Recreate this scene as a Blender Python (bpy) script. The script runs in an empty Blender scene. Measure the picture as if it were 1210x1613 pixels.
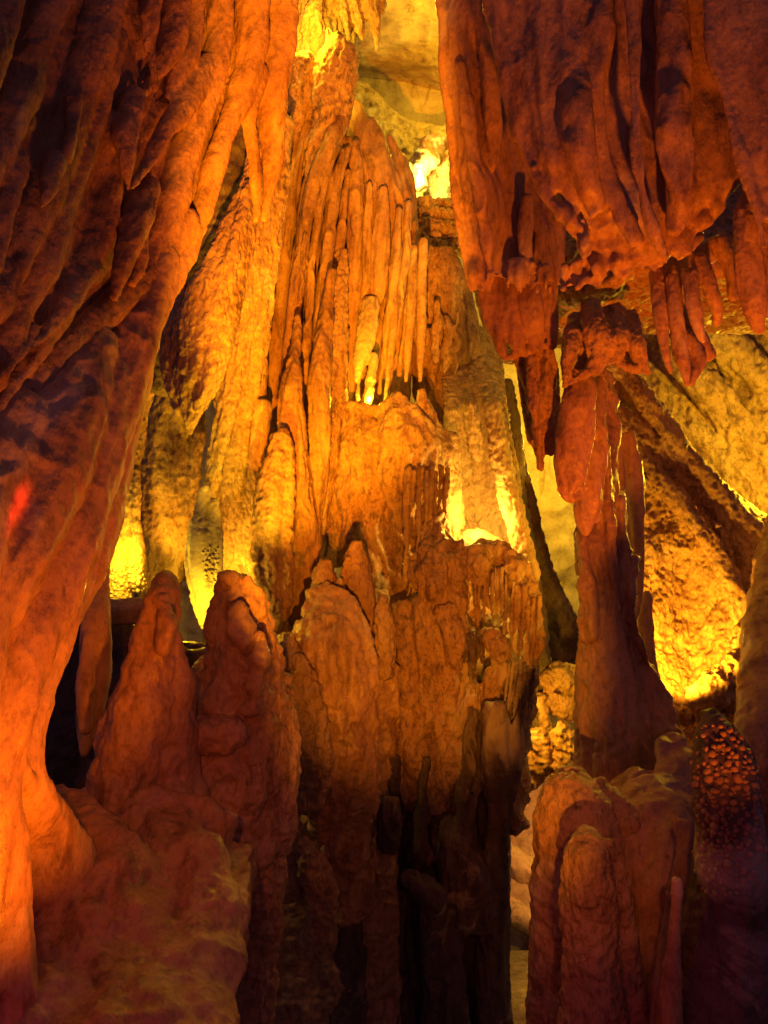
import bpy, math, random
import numpy as np
from mathutils import Vector, Matrix

scene = bpy.context.scene
C = scene.collection

# ------------------------------------------------------------------ camera
W_PX, H_PX, F_PX = 1210.0, 1613.0, 1342.0
PITCH = math.radians(10.0)
CAM = np.array((0.0, 0.0, 1.6))
RIGHT = np.array((1.0, 0.0, 0.0))
FWD = np.array((0.0, math.cos(PITCH), math.sin(PITCH)))
UP = np.array((0.0, -math.sin(PITCH), math.cos(PITCH)))
cam_data = bpy.data.cameras.new("camera")
cam_data.sensor_fit = 'VERTICAL'
cam_data.sensor_height = 24.0
cam_data.lens = 24.0 * F_PX / H_PX
cam_data.clip_start, cam_data.clip_end = 0.05, 200.0
cam = bpy.data.objects.new("camera", cam_data)
cam.location = CAM
cam.rotation_euler = (math.radians(90) + PITCH, 0, 0)
C.objects.link(cam)
scene.camera = cam


def P(x, y, d):
    """place seen at photo pixel (x, y), d metres in front of the camera"""
    return CAM + FWD * d + RIGHT * ((x - W_PX / 2) / F_PX * d) + UP * (-(y - H_PX / 2) / F_PX * d)


# ------------------------------------------------------------------ dim violet cave gloom
world = bpy.data.worlds.new("World")
scene.world = world
world.use_nodes = True
wb = world.node_tree.nodes["Background"]
wb.inputs[0].default_value = (0.55, 0.30, 0.62, 1)
wb.inputs[1].default_value = 0.088
scene.view_settings.view_transform = 'Standard'
scene.view_settings.look = 'None'
scene.view_settings.exposure = 0.0
scene.view_settings.gamma = 1.0
scene.view_settings.use_curve_mapping = False
scene.cycles.use_denoising = True
scene.cycles.max_bounces = 5
scene.cycles.diffuse_bounces = 3
scene.cycles.glossy_bounces = 2
scene.cycles.sample_clamp_indirect = 4.0

# ------------------------------------------------------------------ lamps of the show cave, with unseen fills added
ORANGE = (1.0, 0.28, 0.002)
DEEP = (1.0, 0.18, 0.002)
AMBER = (1.0, 0.43, 0.016)
YELLOW = (1.0, 0.58, 0.018)
RED = (1.0, 0.03, 0.012)


def lamp(name, pos, power, col, radius=0.03, aim=None, size=None, blend=0.2, narrow=1.0, roll=0.0):
    l = bpy.data.lights.new(name, 'SPOT' if aim is not None else 'POINT')
    l.energy, l.color, l.shadow_soft_size = power, col, radius
    o = bpy.data.objects.new(name, l)
    o.location = pos
    if aim is not None:
        l.spot_size, l.spot_blend = math.radians(size), blend
        q = Vector(np.array(aim) - np.array(pos)).to_track_quat('-Z', 'Y')
        o.rotation_euler = (q @ Matrix.Rotation(math.radians(roll), 3, 'Z').to_quaternion()).to_euler()
        o.scale = (narrow, 1, 1)
    C.objects.link(o)
    return o


def heading(az, el):
    az, el = math.radians(az), math.radians(el)
    return np.array((math.sin(az) * math.cos(el), math.cos(az) * math.cos(el), math.sin(el))) * 5


# lights near the viewpoint: path and left floods, red spot, and added fills
K = np.array((-0.1, 0.3, 0.6))
lamp("path_floodlight", K, 2900, ORANGE, 0.03, aim=K + heading(-2.7, 40.0), size=46, blend=0.55, narrow=0.39)
K2 = np.array((0.15, 0.3, 0.6))
lamp("lower_massif_fill", K2, 700, ORANGE, 0.03, aim=K2 + heading(1.0, 18.0), size=32, blend=0.8, narrow=0.8)  # added second cone that lights only the lower massif
lamp("left_floodlight", P(430, 1900, 1.5), 125, (1.0, 0.19, 0.002), 0.05, aim=P(0, 1010, 2.2), size=72, blend=0.9)
lamp("upper_left_fill", P(560, 1800, 2.0), 420, (1.0, 0.19, 0.002), 0.05, aim=P(430, 80, 3.1), size=34, blend=1.0)  # unseen fill added for the wall edge the path flood misses
lamp("right_curtain_fill", P(1480, 1900, 1.5), 290, DEEP, 0.05, aim=P(900, 520, 2.8), size=66, blend=0.9)  # unseen fill added to lift the right curtain and column
lamp("left_fill_spot", (-0.3, 0.2, 1.75), 52, (1.0, 0.16, 0.003), 0.04, aim=P(250, 1190, 2.8), size=30, blend=1.0)  # added spot, a soft pool on the lower left stalagmites
lamp("right_fill_spot", (0.32, 0.2, 1.75), 66, (1.0, 0.19, 0.003), 0.04, aim=P(905, 1340, 2.8), size=17, blend=1.0)  # added spot, same kind of pool on the lower right stalagmites
lamp("low_left_red_fill", P(100, 2150, 1.3), 3, RED, 0.05)  # weak unseen fill added to redden the bottom left
lamp("low_right_red_fill", P(1000, 2150, 1.3), 3, RED, 0.05)  # weak unseen fill added to redden the bottom right
lamp("red_spotlight", P(330, 1500, 1.3), 420, RED, 0.02, aim=P(8, 752, 2.15), size=5.0, blend=1.0, narrow=0.3, roll=-38)
# lamps hidden among the formations, a few of them added fills
lamp("ceiling_lamp", P(668, 276, 7.46), 30, (1.0, 0.76, 0.1), 0.03)
lamp("ceiling_wash_fill", P(790, 60, 7.4), 60, YELLOW, 0.05)  # added behind the curtain to brighten the ceiling
lamp("top_lamp", P(478, 30, 5.4), 40, YELLOW, 0.05)
lamp("alcove_lamp", P(762, 822, 5.22), 26, (1.0, 0.55, 0.06), 0.02)
lamp("right_alcove_lamp", P(1064, 1092, 4.0), 75, AMBER, 0.03, aim=P(1095, 860, 4.6), size=130, blend=0.5)
lamp("left_pocket_lamp", P(190, 880, 4.75), 12, YELLOW, 0.03)
lamp("curtain_lamp", P(338, 992, 4.72), 60, AMBER, 0.03, aim=P(345, 500, 5.0), size=95, blend=0.3)
lamp("curtain_glow_fill", P(312, 965, 4.45), 10, YELLOW, 0.03)  # extra light added to make the pointed curtain glow yellow
lamp("shaft_lamp", P(905, 700, 7.6), 150, YELLOW, 0.05)
lamp("upper_right_lamp", P(1260, 720, 4.7), 75, YELLOW, 0.05)
lamp("passage_lamp", P(826, 1120, 5.75), 18, AMBER, 0.04)
lamp("lower_passage_fill", P(885, 1340, 6.5), 14, (1.0, 0.3, 0.05), 0.04)  # added to turn the passage wall orange
lamp("column_lamp", P(432, 965, 3.95), 150, (1.0, 0.52, 0.012), 0.03, aim=P(480, 380, 5.5), size=75, blend=0.6)
lamp("ledge_lamp", P(583, 630, 5.5), 9, YELLOW, 0.02)


# ------------------------------------------------------------------ numpy noise
_rng = np.random.default_rng(7)
_perm = np.concatenate([_rng.permutation(512)] * 3)
_g = _rng.normal(size=(512, 3)).astype(np.float32)
_g /= np.linalg.norm(_g, axis=1)[:, None]
_pts = _rng.random((512, 3)).astype(np.float32)


def noise(p):
    i = np.floor(p).astype(np.int64)
    f = (p - i).astype(np.float32)
    i &= 511
    u = f * f * f * (f * (f * 6 - 15) + 10)
    out = np.zeros(len(p), np.float32)
    for dx in (0, 1):
        wx = u[:, 0] if dx else 1 - u[:, 0]
        a = _perm[(i[:, 0] + dx) & 511]
        for dy in (0, 1):
            wy = u[:, 1] if dy else 1 - u[:, 1]
            b = _perm[a + ((i[:, 1] + dy) & 511)]
            for dz in (0, 1):
                wz = u[:, 2] if dz else 1 - u[:, 2]
                h = _perm[b + ((i[:, 2] + dz) & 511)]
                g = _g[h]
                out += wx * wy * wz * (g[:, 0] * (f[:, 0] - dx) + g[:, 1] * (f[:, 1] - dy) + g[:, 2] * (f[:, 2] - dz))
    return out * 1.6


def fbm(p, octaves=3, gain=0.5):
    s, a, t = 0, 1.0, 0
    for k in range(octaves):
        s = s + a * noise(p * (2.03 ** k) + 17.3 * k)
        t += a
        a *= gain
    return s / t


def worley(p):
    i = np.floor(p).astype(np.int64)
    f = (p - i).astype(np.float32)
    best = np.full(len(p), 9.0, np.float32)
    for dx in (-1, 0, 1):
        a = _perm[(i[:, 0] + dx) & 511]
        for dy in (-1, 0, 1):
            b = _perm[a + ((i[:, 1] + dy) & 511)]
            for dz in (-1, 0, 1):
                h = _perm[b + ((i[:, 2] + dz) & 511)]
                q = _pts[h]
                d = (q[:, 0] + dx - f[:, 0]) ** 2 + (q[:, 1] + dy - f[:, 1]) ** 2 + (q[:, 2] + dz - f[:, 2]) ** 2
                best = np.minimum(best, d)
    return np.sqrt(best)


# ------------------------------------------------------------------ materials
def rock(name, cols, stain=0.35, grain=1.0, fine=0.35, pits=0.0, rough=0.55, stretch=None, spec=0.35, streak=0.8, patch=0.6):
    m = bpy.data.materials.new(name)
    m.use_nodes = True
    nt = m.node_tree
    N, L = nt.nodes, nt.links
    bsdf = N["Principled BSDF"]
    geo = N.new("ShaderNodeNewGeometry")
    mp = N.new("ShaderNodeMapping")
    L.new(geo.outputs["Position"], mp.inputs["Vector"])
    mp.inputs["Scale"].default_value = stretch or (1, 1, 0.55)

    def nz(scale, detail=4, rough_=0.6, dist=0.0, vec=None):
        n = N.new("ShaderNodeTexNoise")
        n.inputs["Scale"].default_value = scale
        n.inputs["Detail"].default_value = detail
        n.inputs["Roughness"].default_value = rough_
        n.inputs["Distortion"].default_value = dist
        L.new(vec or mp.outputs["Vector"], n.inputs["Vector"])
        return n

    def ramp(src, stops):
        r = N.new("ShaderNodeValToRGB")
        e = r.color_ramp.elements
        while len(e) < len(stops):
            e.new(0.5)
        for k, (p, c) in enumerate(stops):
            e[k].position, e[k].color = p, (*c, 1) if len(c) == 3 else c
        L.new(src, r.inputs["Fac"])
        return r

    n1 = nz(3.2, 5, 0.62, 0.5)
    r1 = ramp(n1.outputs["Fac"], [(0.3, cols[0]), (0.52, cols[1]), (0.72, cols[2])])
    # specks of dark mineral
    n2 = nz(26, 6, 0.7, 0.3)
    r2 = ramp(n2.outputs["Fac"], [(0.34, (1 - stain,) * 3), (0.5, (1, 1, 1))])
    n2b = nz(90, 3, 0.6)
    r2b = ramp(n2b.outputs["Fac"], [(0.30, (1 - stain * 0.8,) * 3), (0.48, (1, 1, 1))])
    mx = N.new("ShaderNodeMix"); mx.data_type = 'RGBA'; mx.blend_type = 'MULTIPLY'; mx.inputs[0].default_value = 1
    L.new(r1.outputs[0], mx.inputs[6]); L.new(r2.outputs[0], mx.inputs[7])
    mx2 = N.new("ShaderNodeMix"); mx2.data_type = 'RGBA'; mx2.blend_type = 'MULTIPLY'; mx2.inputs[0].default_value = 1
    L.new(mx.outputs[2], mx2.inputs[6]); L.new(r2b.outputs[0], mx2.inputs[7])
    # mineral streaks that ran down with the water: dark umber and pale calcite
    mp2 = N.new("ShaderNodeMapping"); mp2.inputs["Scale"].default_value = (1, 1, 0.16)
    L.new(geo.outputs["Position"], mp2.inputs["Vector"])
    n4 = nz(9, 5, 0.65, 0.6, mp2.outputs["Vector"])
    r4 = ramp(n4.outputs["Fac"], [(0.33, (0.42, 0.34, 0.30)), (0.47, (1, 1, 1)), (0.66, (1, 1, 1)), (0.78, (1.25, 1.35, 1.5))])
    mx3 = N.new("ShaderNodeMix"); mx3.data_type = 'RGBA'; mx3.blend_type = 'MULTIPLY'; mx3.inputs[0].default_value = streak
    L.new(mx2.outputs[2], mx3.inputs[6]); L.new(r4.outputs[0], mx3.inputs[7])
    # patches of bare white calcite and of black manganese crust
    n5 = nz(1.7, 7, 0.68, 0.8)
    r5 = ramp(n5.outputs["Fac"], [(0.57, (0, 0, 0)), (0.66, (patch,) * 3)])
    mx4 = N.new("ShaderNodeMix"); mx4.data_type = 'RGBA'
    L.new(r5.outputs[0], mx4.inputs[0]); L.new(mx3.outputs[2], mx4.inputs[6]); mx4.inputs[7].default_value = (0.68, 0.58, 0.45, 1)
    n6 = nz(2.6, 8, 0.72, 0.5)
    r6 = ramp(n6.outputs["Fac"], [(0.33, (patch * 1.2,) * 3), (0.40, (0, 0, 0))])
    mx5 = N.new("ShaderNodeMix"); mx5.data_type = 'RGBA'
    L.new(r6.outputs[0], mx5.inputs[0]); L.new(mx4.outputs[2], mx5.inputs[6]); mx5.inputs[7].default_value = (0.06, 0.042, 0.036, 1)
    L.new(mx5.outputs[2], bsdf.inputs["Base Color"])
    # wet and dry patches
    n3 = nz(7, 3)
    r3 = ramp(n3.outputs["Fac"], [(0.35, (rough - 0.2,) * 3), (0.65, (min(1, rough + 0.25),) * 3)])
    L.new(r3.outputs[0], bsdf.inputs["Roughness"])
    bsdf.inputs["Specular IOR Level"].default_value = spec
    # relief
    b1 = N.new("ShaderNodeBump"); b1.inputs["Strength"].default_value = 0.55 * grain; b1.inputs["Distance"].default_value = 0.02
    nb = nz(42, 5, 0.65, 0.4)
    L.new(nb.outputs["Fac"], b1.inputs["Height"])
    b2 = N.new("ShaderNodeBump"); b2.inputs["Strength"].default_value = fine; b2.inputs["Distance"].default_value = 0.006
    nb2 = nz(150, 3, 0.6)
    L.new(nb2.outputs["Fac"], b2.inputs["Height"])
    L.new(b1.outputs[0], b2.inputs["Normal"])
    last = b2
    if pits:
        v = N.new("ShaderNodeTexVoronoi"); v.inputs["Scale"].default_value = 38
        L.new(mp.outputs["Vector"], v.inputs["Vector"])
        b3 = N.new("ShaderNodeBump"); b3.inputs["Strength"].default_value = pits; b3.inputs["Distance"].default_value = 0.02
        b3.invert = True
        L.new(v.outputs["Distance"], b3.inputs["Height"])
        L.new(last.outputs[0], b3.inputs["Normal"])
        last = b3
    L.new(last.outputs[0], bsdf.inputs["Normal"])
    return m


M_SMOOTH = rock("smooth_flowstone", [(0.33, 0.18, 0.09), (0.46, 0.28, 0.15), (0.56, 0.37, 0.21)], stain=0.35, grain=0.4, fine=0.3, rough=0.45, spec=0.5)
M_RIBBED = rock("ribbed_limestone", [(0.25, 0.13, 0.07), (0.38, 0.22, 0.115), (0.5, 0.31, 0.17)], stain=0.4, grain=0.8, fine=0.35)
M_GRAIN = rock("granular_calcite", [(0.36, 0.21, 0.11), (0.5, 0.33, 0.18), (0.62, 0.45, 0.27)], stain=0.45, grain=1.1, fine=0.5, pits=0.5, rough=0.6)
M_PIT = rock("pitted_limestone", [(0.30, 0.165, 0.085), (0.46, 0.28, 0.15), (0.56, 0.38, 0.21)], stain=0.6, grain=0.8, fine=0.5, pits=0.15, rough=0.55)
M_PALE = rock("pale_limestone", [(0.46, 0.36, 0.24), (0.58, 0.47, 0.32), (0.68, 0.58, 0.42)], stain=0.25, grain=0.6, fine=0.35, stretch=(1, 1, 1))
M_DARK = rock("shade_darkened_rock", [(0.085, 0.06, 0.055), (0.13, 0.09, 0.08), (0.19, 0.13, 0.11)], stain=0.45, grain=0.9, fine=0.4)  # stone darkened so its colour carries the shade of unlit rock
M_PATH = rock("worn_path_stone", [(0.16, 0.15, 0.14), (0.22, 0.2, 0.18), (0.28, 0.26, 0.23)], stain=0.3, grain=0.4, rough=0.4, stretch=(1, 1, 1))


# ------------------------------------------------------------------ geometry helpers
def catmull(pts, n):
    """n samples along a Catmull-Rom curve through the rows of pts"""
    pts = np.asarray(pts, float)
    k = len(pts)
    if k == 1:
        return np.repeat(pts, n, 0)
    q = np.vstack([2 * pts[0] - pts[1], pts, 2 * pts[-1] - pts[-2]])
    t = np.linspace(0, k - 1 - 1e-9, n)
    i = t.astype(int)
    f = (t - i)[:, None]
    p0, p1, p2, p3 = q[i], q[i + 1], q[i + 2], q[i + 3]
    return 0.5 * (2 * p1 + (p2 - p0) * f + (2 * p0 - 5 * p1 + 4 * p2 - p3) * f ** 2 + (3 * p1 - p0 - 3 * p2 + p3) * f ** 3)


class Build:
    def __init__(self, depth):
        self.depth = depth if callable(depth) else (lambda x, y: depth)
        self.v, self.f = [], []

    def S(self, pts, rd=0.8, dd=0.0):
        """one tapering limb of stone: (x, y, radius[, extra depth]) along its length"""
        q = np.array([(p[0], p[1], p[2], (p[3] if len(p) > 3 else 0.0) + dd) for p in pts], float)
        length = np.sum(np.linalg.norm(np.diff(q[:, :2], axis=0), axis=1))
        n = int(min(60, max(6, length / max(6, 0.45 * q[:, 2].mean()))))
        s = catmull(q, n)
        s[:, 2] = np.maximum(s[:, 2], 1.5)
        # rounded ends
        t0 = s[0, :2] - s[1, :2]; t0 /= np.linalg.norm(t0) + 1e-9
        t1 = s[-1, :2] - s[-2, :2]; t1 /= np.linalg.norm(t1) + 1e-9
        a, b = s[0].copy(), s[-1].copy()
        a[:2] += t0 * a[2] * 0.6; a[2] *= 0.7
        b[:2] += t1 * b[2] * 0.6; b[2] *= 0.7
        s = np.vstack([a, s, b])
        cen = np.array([P(x, y, self.depth(x, y) + e) for x, y, r, e in s])
        rm = np.array([r * (self.depth(x, y) + e) / F_PX for x, y, r, e in s])
        K = 12
        base = sum(len(x) for x in self.v)
        ring = []
        tan = np.gradient(cen, axis=0)
        for c, r, t in zip(cen, rm, tan):
            view = c - CAM
            view /= np.linalg.norm(view)
            t = t / (np.linalg.norm(t) + 1e-9)
            lat = np.cross(t, view); lat /= np.linalg.norm(lat) + 1e-9
            dep = np.cross(lat, t); dep /= np.linalg.norm(dep) + 1e-9
            for k in range(K):
                a_ = 2 * math.pi * k / K
                ring.append(c + lat * (r * math.cos(a_)) + dep * (r * rd * math.sin(a_)))
        ring.append(cen[0]); ring.append(cen[-1])
        m = len(s)
        for i in range(m - 1):
            for k in range(K):
                k2 = (k + 1) % K
                self.f.append((base + i * K + k, base + i * K + k2, base + (i + 1) * K + k2, base + (i + 1) * K + k))
        for k in range(K):
            k2 = (k + 1) % K
            self.f.append((base + k2, base + k, base + m * K))
            self.f.append((base + (m - 1) * K + k, base + (m - 1) * K + k2, base + m * K + 1))
        self.v.append(np.array(ring))
        return self

    def G(self, rows, thick=0.35, dd=0.0, nx=20, ny=24):
        """a thick sheet of rock through rows of (x, y[, extra depth]) control points"""
        R = []
        for row in rows:
            R.append(catmull([(p[0], p[1], (p[2] if len(p) > 2 else 0.0) + dd) for p in row], nx))
        R = np.array(R)
        g = np.stack([catmull(R[:, j], ny) for j in range(nx)], 1)
        front = np.array([[P(x, y, self.depth(x, y) + e) for x, y, e in r] for r in g])
        view = front - CAM
        view /= np.linalg.norm(view, axis=2)[..., None]
        back = front + view * thick
        base = sum(len(x) for x in self.v)
        self.v.append(np.vstack([front.reshape(-1, 3), back.reshape(-1, 3)]))
        o = ny * nx
        idx = lambda i, j, b=0: base + b * o + i * nx + j
        for i in range(ny - 1):
            for j in range(nx - 1):
                self.f.append((idx(i, j), idx(i + 1, j), idx(i + 1, j + 1), idx(i, j + 1)))
                self.f.append((idx(i, j, 1), idx(i, j + 1, 1), idx(i + 1, j + 1, 1), idx(i + 1, j, 1)))
        for i in range(ny - 1):
            self.f.append((idx(i, 0), idx(i, 0, 1), idx(i + 1, 0, 1), idx(i + 1, 0)))
            self.f.append((idx(i, nx - 1), idx(i + 1, nx - 1), idx(i + 1, nx - 1, 1), idx(i, nx - 1, 1)))
        for j in range(nx - 1):
            self.f.append((idx(0, j), idx(0, j + 1), idx(0, j + 1, 1), idx(0, j, 1)))
            self.f.append((idx(ny - 1, j), idx(ny - 1, j, 1), idx(ny - 1, j + 1, 1), idx(ny - 1, j + 1)))
        return self

    def F(self, left, right, n, r, seed=1, start=(0, 0.1), end=(0.85, 1.0), dj=0.04, rd=0.9, dd=0.0, wob=4, taper=0.35, top=0.7):
        """n flutes hanging side by side between two guide lines"""
        rg = random.Random(seed)
        A, B = catmull(left, 24), catmull(right, 24)
        if A.shape[1] < 3: A = np.c_[A, np.zeros(24)]
        if B.shape[1] < 3: B = np.c_[B, np.zeros(24)]
        for k in range(n):
            u = min(1, max(0, (k + 0.5 + rg.uniform(-0.3, 0.3)) / n))
            line = A * (1 - u) + B * u
            t0, t1 = rg.uniform(*start), rg.uniform(*end)
            i0, i1 = int(t0 * 23), max(int(t0 * 23) + 3, int(t1 * 23))
            seg = line[i0:i1 + 1][::3]
            if len(seg) < 3: seg = line[i0:i1 + 1]
            rr = r * rg.uniform(0.6, 1.35)
            e = rg.uniform(-dj, dj)
            m = len(seg) - 1
            pts = []
            for q, (x, y, z) in enumerate(seg):
                t = q / m
                prof = top + (1 - top) * min(1, t * 4)
                if t > 0.75: prof *= 1 - (1 - taper) * (t - 0.75) / 0.25
                pts.append((x + rg.uniform(-wob, wob), y, rr * prof * rg.uniform(0.85, 1.15), z + e))
            self.S(pts, rd, dd)
        return self


TMP = []


def make(name, B, mat, vox=3.0, smooth=2, disp=(), flow=(0, 1), parent=None, label=None, cat=None, group=None, kind=None):
    """fuse the limbs into one body of stone, wear it, and link it as one object standing on its base"""
    V = np.vstack(B.v)
    me = bpy.data.meshes.new(name)
    me.from_pydata(V.tolist(), [], B.f)
    tmp = bpy.data.objects.new("tmp", me)
    C.objects.link(tmp)
    dmean = float(np.mean(np.linalg.norm(V - CAM, axis=1)))
    px = dmean / F_PX
    md = tmp.modifiers.new("fuse", 'REMESH')
    md.mode, md.voxel_size, md.adaptivity = 'VOXEL', vox * px, 0.0
    if smooth:
        sm = tmp.modifiers.new("soften", 'SMOOTH')
        sm.factor, sm.iterations = 0.5, smooth
    dg = bpy.context.evaluated_depsgraph_get()
    ev = tmp.evaluated_get(dg)
    out = bpy.data.meshes.new_from_object(ev)
    bpy.data.objects.remove(tmp)
    bpy.data.meshes.remove(me)
    out.name = name
    n = len(out.vertices)
    co = np.empty(n * 3, np.float32); out.vertices.foreach_get("co", co); co = co.reshape(-1, 3).astype(np.float64)
    no = np.empty(n * 3, np.float32); out.vertices.foreach_get("normal", no); no = no.reshape(-1, 3)
    fl = RIGHT * flow[0] - UP * flow[1]
    fl = fl / np.linalg.norm(fl)
    q = co / px                         # in photo pixels at this distance
    along = q @ fl
    for d in disp:
        k, size, amp = d[0], d[1], d[2]
        st = d[3] if len(d) > 3 else 1.0
        p = (q - np.outer(along * (1 - st), fl)) / size
        if k == 'n':        # soft lumps
            h = fbm(p, 3)
        elif k == 'f':      # runnels down the flow
            w = fbm(q / (size * 6) + 31.7, 2)[:, None] * 1.3
            h = 0.6 - np.abs(noise(p + w)) * 2.2 + 0.35 * noise(p * 2.3 + w + 9)
        elif k == 'b':      # knobbly coral
            h = 0.6 - worley(p)
        elif k == 'p':      # pits
            h = -np.clip(0.42 - worley(p), 0, 1) * 2.2
        elif k == 'r':      # broken ridges
            h = 0.5 - np.abs(fbm(p, 4)) * 2.4
        elif k == 'm':      # knobbly patches only
            h = (0.6 - worley(p)) * np.clip(fbm(q / (size * 9) + 5.1, 2) * 4 + 0.4, 0, 1)
        co += no * (h * amp * px)[:, None]
    base = np.array((co[:, 0].mean(), co[:, 1].mean(), co[:, 2].min()))
    if parent is not None:
        base = np.array(parent.location)
    out.vertices.foreach_set("co", (co - base).astype(np.float32).ravel())
    out.polygons.foreach_set("use_smooth", np.ones(len(out.polygons), bool))
    out.materials.clear(); out.materials.append(mat)
    out.update()
    o = bpy.data.objects.new(name, out)
    C.objects.link(o)
    if parent is not None:
        o.parent = parent
    else:
        o.location = base
    if label: o["label"] = label
    if cat: o["category"] = cat
    if group: o["group"] = group
    if kind: o["kind"] = kind
    return o


def surface(o, x, y):
    """where the line of sight through photo pixel (x, y) meets the object, and the way the stone faces there"""
    org = Vector(CAM) - o.location
    d = Vector(P(x, y, 1.0) - CAM).normalized()
    ok, loc, nor, _ = o.ray_cast(org, d)
    return (loc, nor) if ok else (None, None)


def knob_mesh(name, seed, mat):
    rg = np.random.default_rng(seed)
    import bmesh
    bm = bmesh.new()
    bmesh.ops.create_icosphere(bm, subdivisions=2, radius=1.0)
    off = rg.random(3) * 20
    for v in bm.verts:
        p = np.array(v.co)[None] * 1.1 + off
        v.co *= 1 + 0.32 * float(noise(p)[0])
    me = bpy.data.meshes.new(name)
    bm.to_mesh(me); bm.free()
    me.polygons.foreach_set("use_smooth", np.ones(len(me.polygons), bool))
    me.materials.append(mat)
    return me


def popcorn(o, poly, n, rmin, rmax, seed, mat):
    """cave popcorn: small calcite knobs seated on the stone inside a region of the view, each a part of it"""
    rg = random.Random(seed)
    meshes = [knob_mesh("knob", seed * 10 + k, mat) for k in range(4)]
    bpy.context.view_layer.update()
    xs, ys = [p[0] for p in poly], [p[1] for p in poly]
    placed = []
    tries = 0
    while len(placed) < n and tries < n * 30:
        tries += 1
        x, y = rg.uniform(min(xs), max(xs)), rg.uniform(min(ys), max(ys))
        inside = False
        for i in range(len(poly)):
            (x1, y1), (x2, y2) = poly[i], poly[i - 1]
            if (y1 > y) != (y2 > y) and x < (x2 - x1) * (y - y1) / (y2 - y1) + x1:
                inside = not inside
        r = rg.uniform(rmin, rmax)
        if not inside or any((x - a) ** 2 + (y - b) ** 2 < (0.75 * (r + c)) ** 2 for a, b, c in placed):
            continue
        loc, nor = surface(o, x, y)
        if loc is None:
            continue
        cx, cy = (min(xs) + max(xs)) / 2, (min(ys) + max(ys)) / 2
        e = ((x - cx) / (max(xs) - cx)) ** 2 + ((y - cy) / (max(ys) - cy)) ** 2
        if rg.random() < e * .8 - .2:
            continue
        r *= 1 - .45 * min(1, e)
        placed.append((x, y, r))
        rr = r * (loc + o.location - Vector(CAM)).length / F_PX
        k = bpy.data.objects.new("knob", rg.choice(meshes))
        k.parent = o
        k.location = loc - nor * rr * 0.2
        k.rotation_euler = (rg.uniform(0, 6), rg.uniform(0, 6), rg.uniform(0, 6))
        k.scale = (rr * rg.uniform(.8, 1.2), rr * rg.uniform(.8, 1.2), rr)
        C.objects.link(k)


def flutes(o, lines, mat, depth, name="flute", rd=0.9, vox=1.9, smooth=2, disp=(('n', 44, 3, .25), ('f', 12, 2.6, .04), ('n', 7, .7)), flow=(-.1, 1)):
    """long ribs of stone, each a part of the column it belongs to"""
    for pts in lines:
        pts = [(p[0], p[1], p[2] * (.88 if name == 'flute' else 1), *p[3:]) for p in pts]
        make(name, Build(depth).S(pts, rd=rd), mat, vox=vox, smooth=smooth, disp=disp, flow=flow, parent=o)


def row(x0, y0, x1, y1, n, length, r, seed, lean=0, skip=0.1):
    """an uneven row of drips along a lip"""
    rg = random.Random(seed)
    out = []
    for k in range(n):
        if rg.random() < skip: continue
        t = (k + .5 + rg.uniform(-.35, .35)) / n
        x, y = x0 + (x1 - x0) * t, y0 + (y1 - y0) * t + rg.uniform(-6, 6)
        l, rr = length * rg.uniform(.35, 1.25), r * rg.uniform(.6, 1.5)
        out.append([(x, y - 6, rr * .9, rg.uniform(-.02, .03)), (x + lean * .3 + rg.uniform(-1.5, 1.5), y + l * .35, rr, rg.uniform(-.03, .03)),
                    (x + lean * .7 + rg.uniform(-2, 2), y + l * .75, rr * .75), (x + lean + rg.uniform(-2, 2), y + l, rr * .3)])
    return out


def drips(o, spots, mat, depth, disp=(('n', 18, 3), ('r', 12, 1.6), ('n', 5, .9))):
    """small hanging drips, each a part of the stone it grew from: lists of (x, y, radius[, depth offset])"""
    for pts in spots:
        make("drip", Build(depth).S(pts, rd=.95), mat, vox=1.8, smooth=1, disp=disp, parent=o)


D_SMOOTH = [('n', 60, 5, .5), ('f', 26, 3, .12), ('n', 9, 1.0)]
D_FLUTE = [('n', 70, 6, .3), ('f', 20, 4.5, .07), ('n', 10, 1.6, .6)]
D_GRAIN = [('n', 50, 5, .4), ('f', 22, 3, .15), ('b', 8, 3.6), ('n', 5, 1.2)]
D_PIT = [('n', 60, 7), ('r', 34, 4, .5), ('p', 11, 4.5), ('n', 7, 1.6)]
D_ROUGH = [('n', 70, 10), ('r', 28, 5), ('n', 10, 2.2)]
#@@FORMS

# ================================================================== the cave itself
def shell(name, rows, depth, mat, thick=0.3, vox=5, disp=D_ROUGH, kind='structure', **kw):
    b = Build(depth).G(rows, thick, nx=24, ny=24)
    return make(name, b, mat, vox=vox, disp=disp, kind=kind, **kw)


# floor of the chamber and the path
b = Build(1.0)
fl = bpy.data.meshes.new("cave_floor")
gx, gy = np.meshgrid(np.linspace(-7, 7, 141), np.linspace(-2.5, 12.5, 151))
gz = -0.95 + 0.22 * fbm(np.c_[gx.ravel(), gy.ravel(), 0 * gx.ravel()] / 1.7, 3) + 0.05 * fbm(np.c_[gx.ravel(), gy.ravel(), 0 * gx.ravel()] / 0.25, 3)
nxg = 141
fl.from_pydata(np.c_[gx.ravel(), gy.ravel(), gz].tolist(), [], [(i * nxg + j, i * nxg + j + 1, (i + 1) * nxg + j + 1, (i + 1) * nxg + j) for i in range(150) for j in range(140)])
fl.polygons.foreach_set("use_smooth", np.ones(len(fl.polygons), bool))
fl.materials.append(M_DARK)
o = bpy.data.objects.new("cave_floor", fl); o["kind"] = "structure"; C.objects.link(o)

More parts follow.
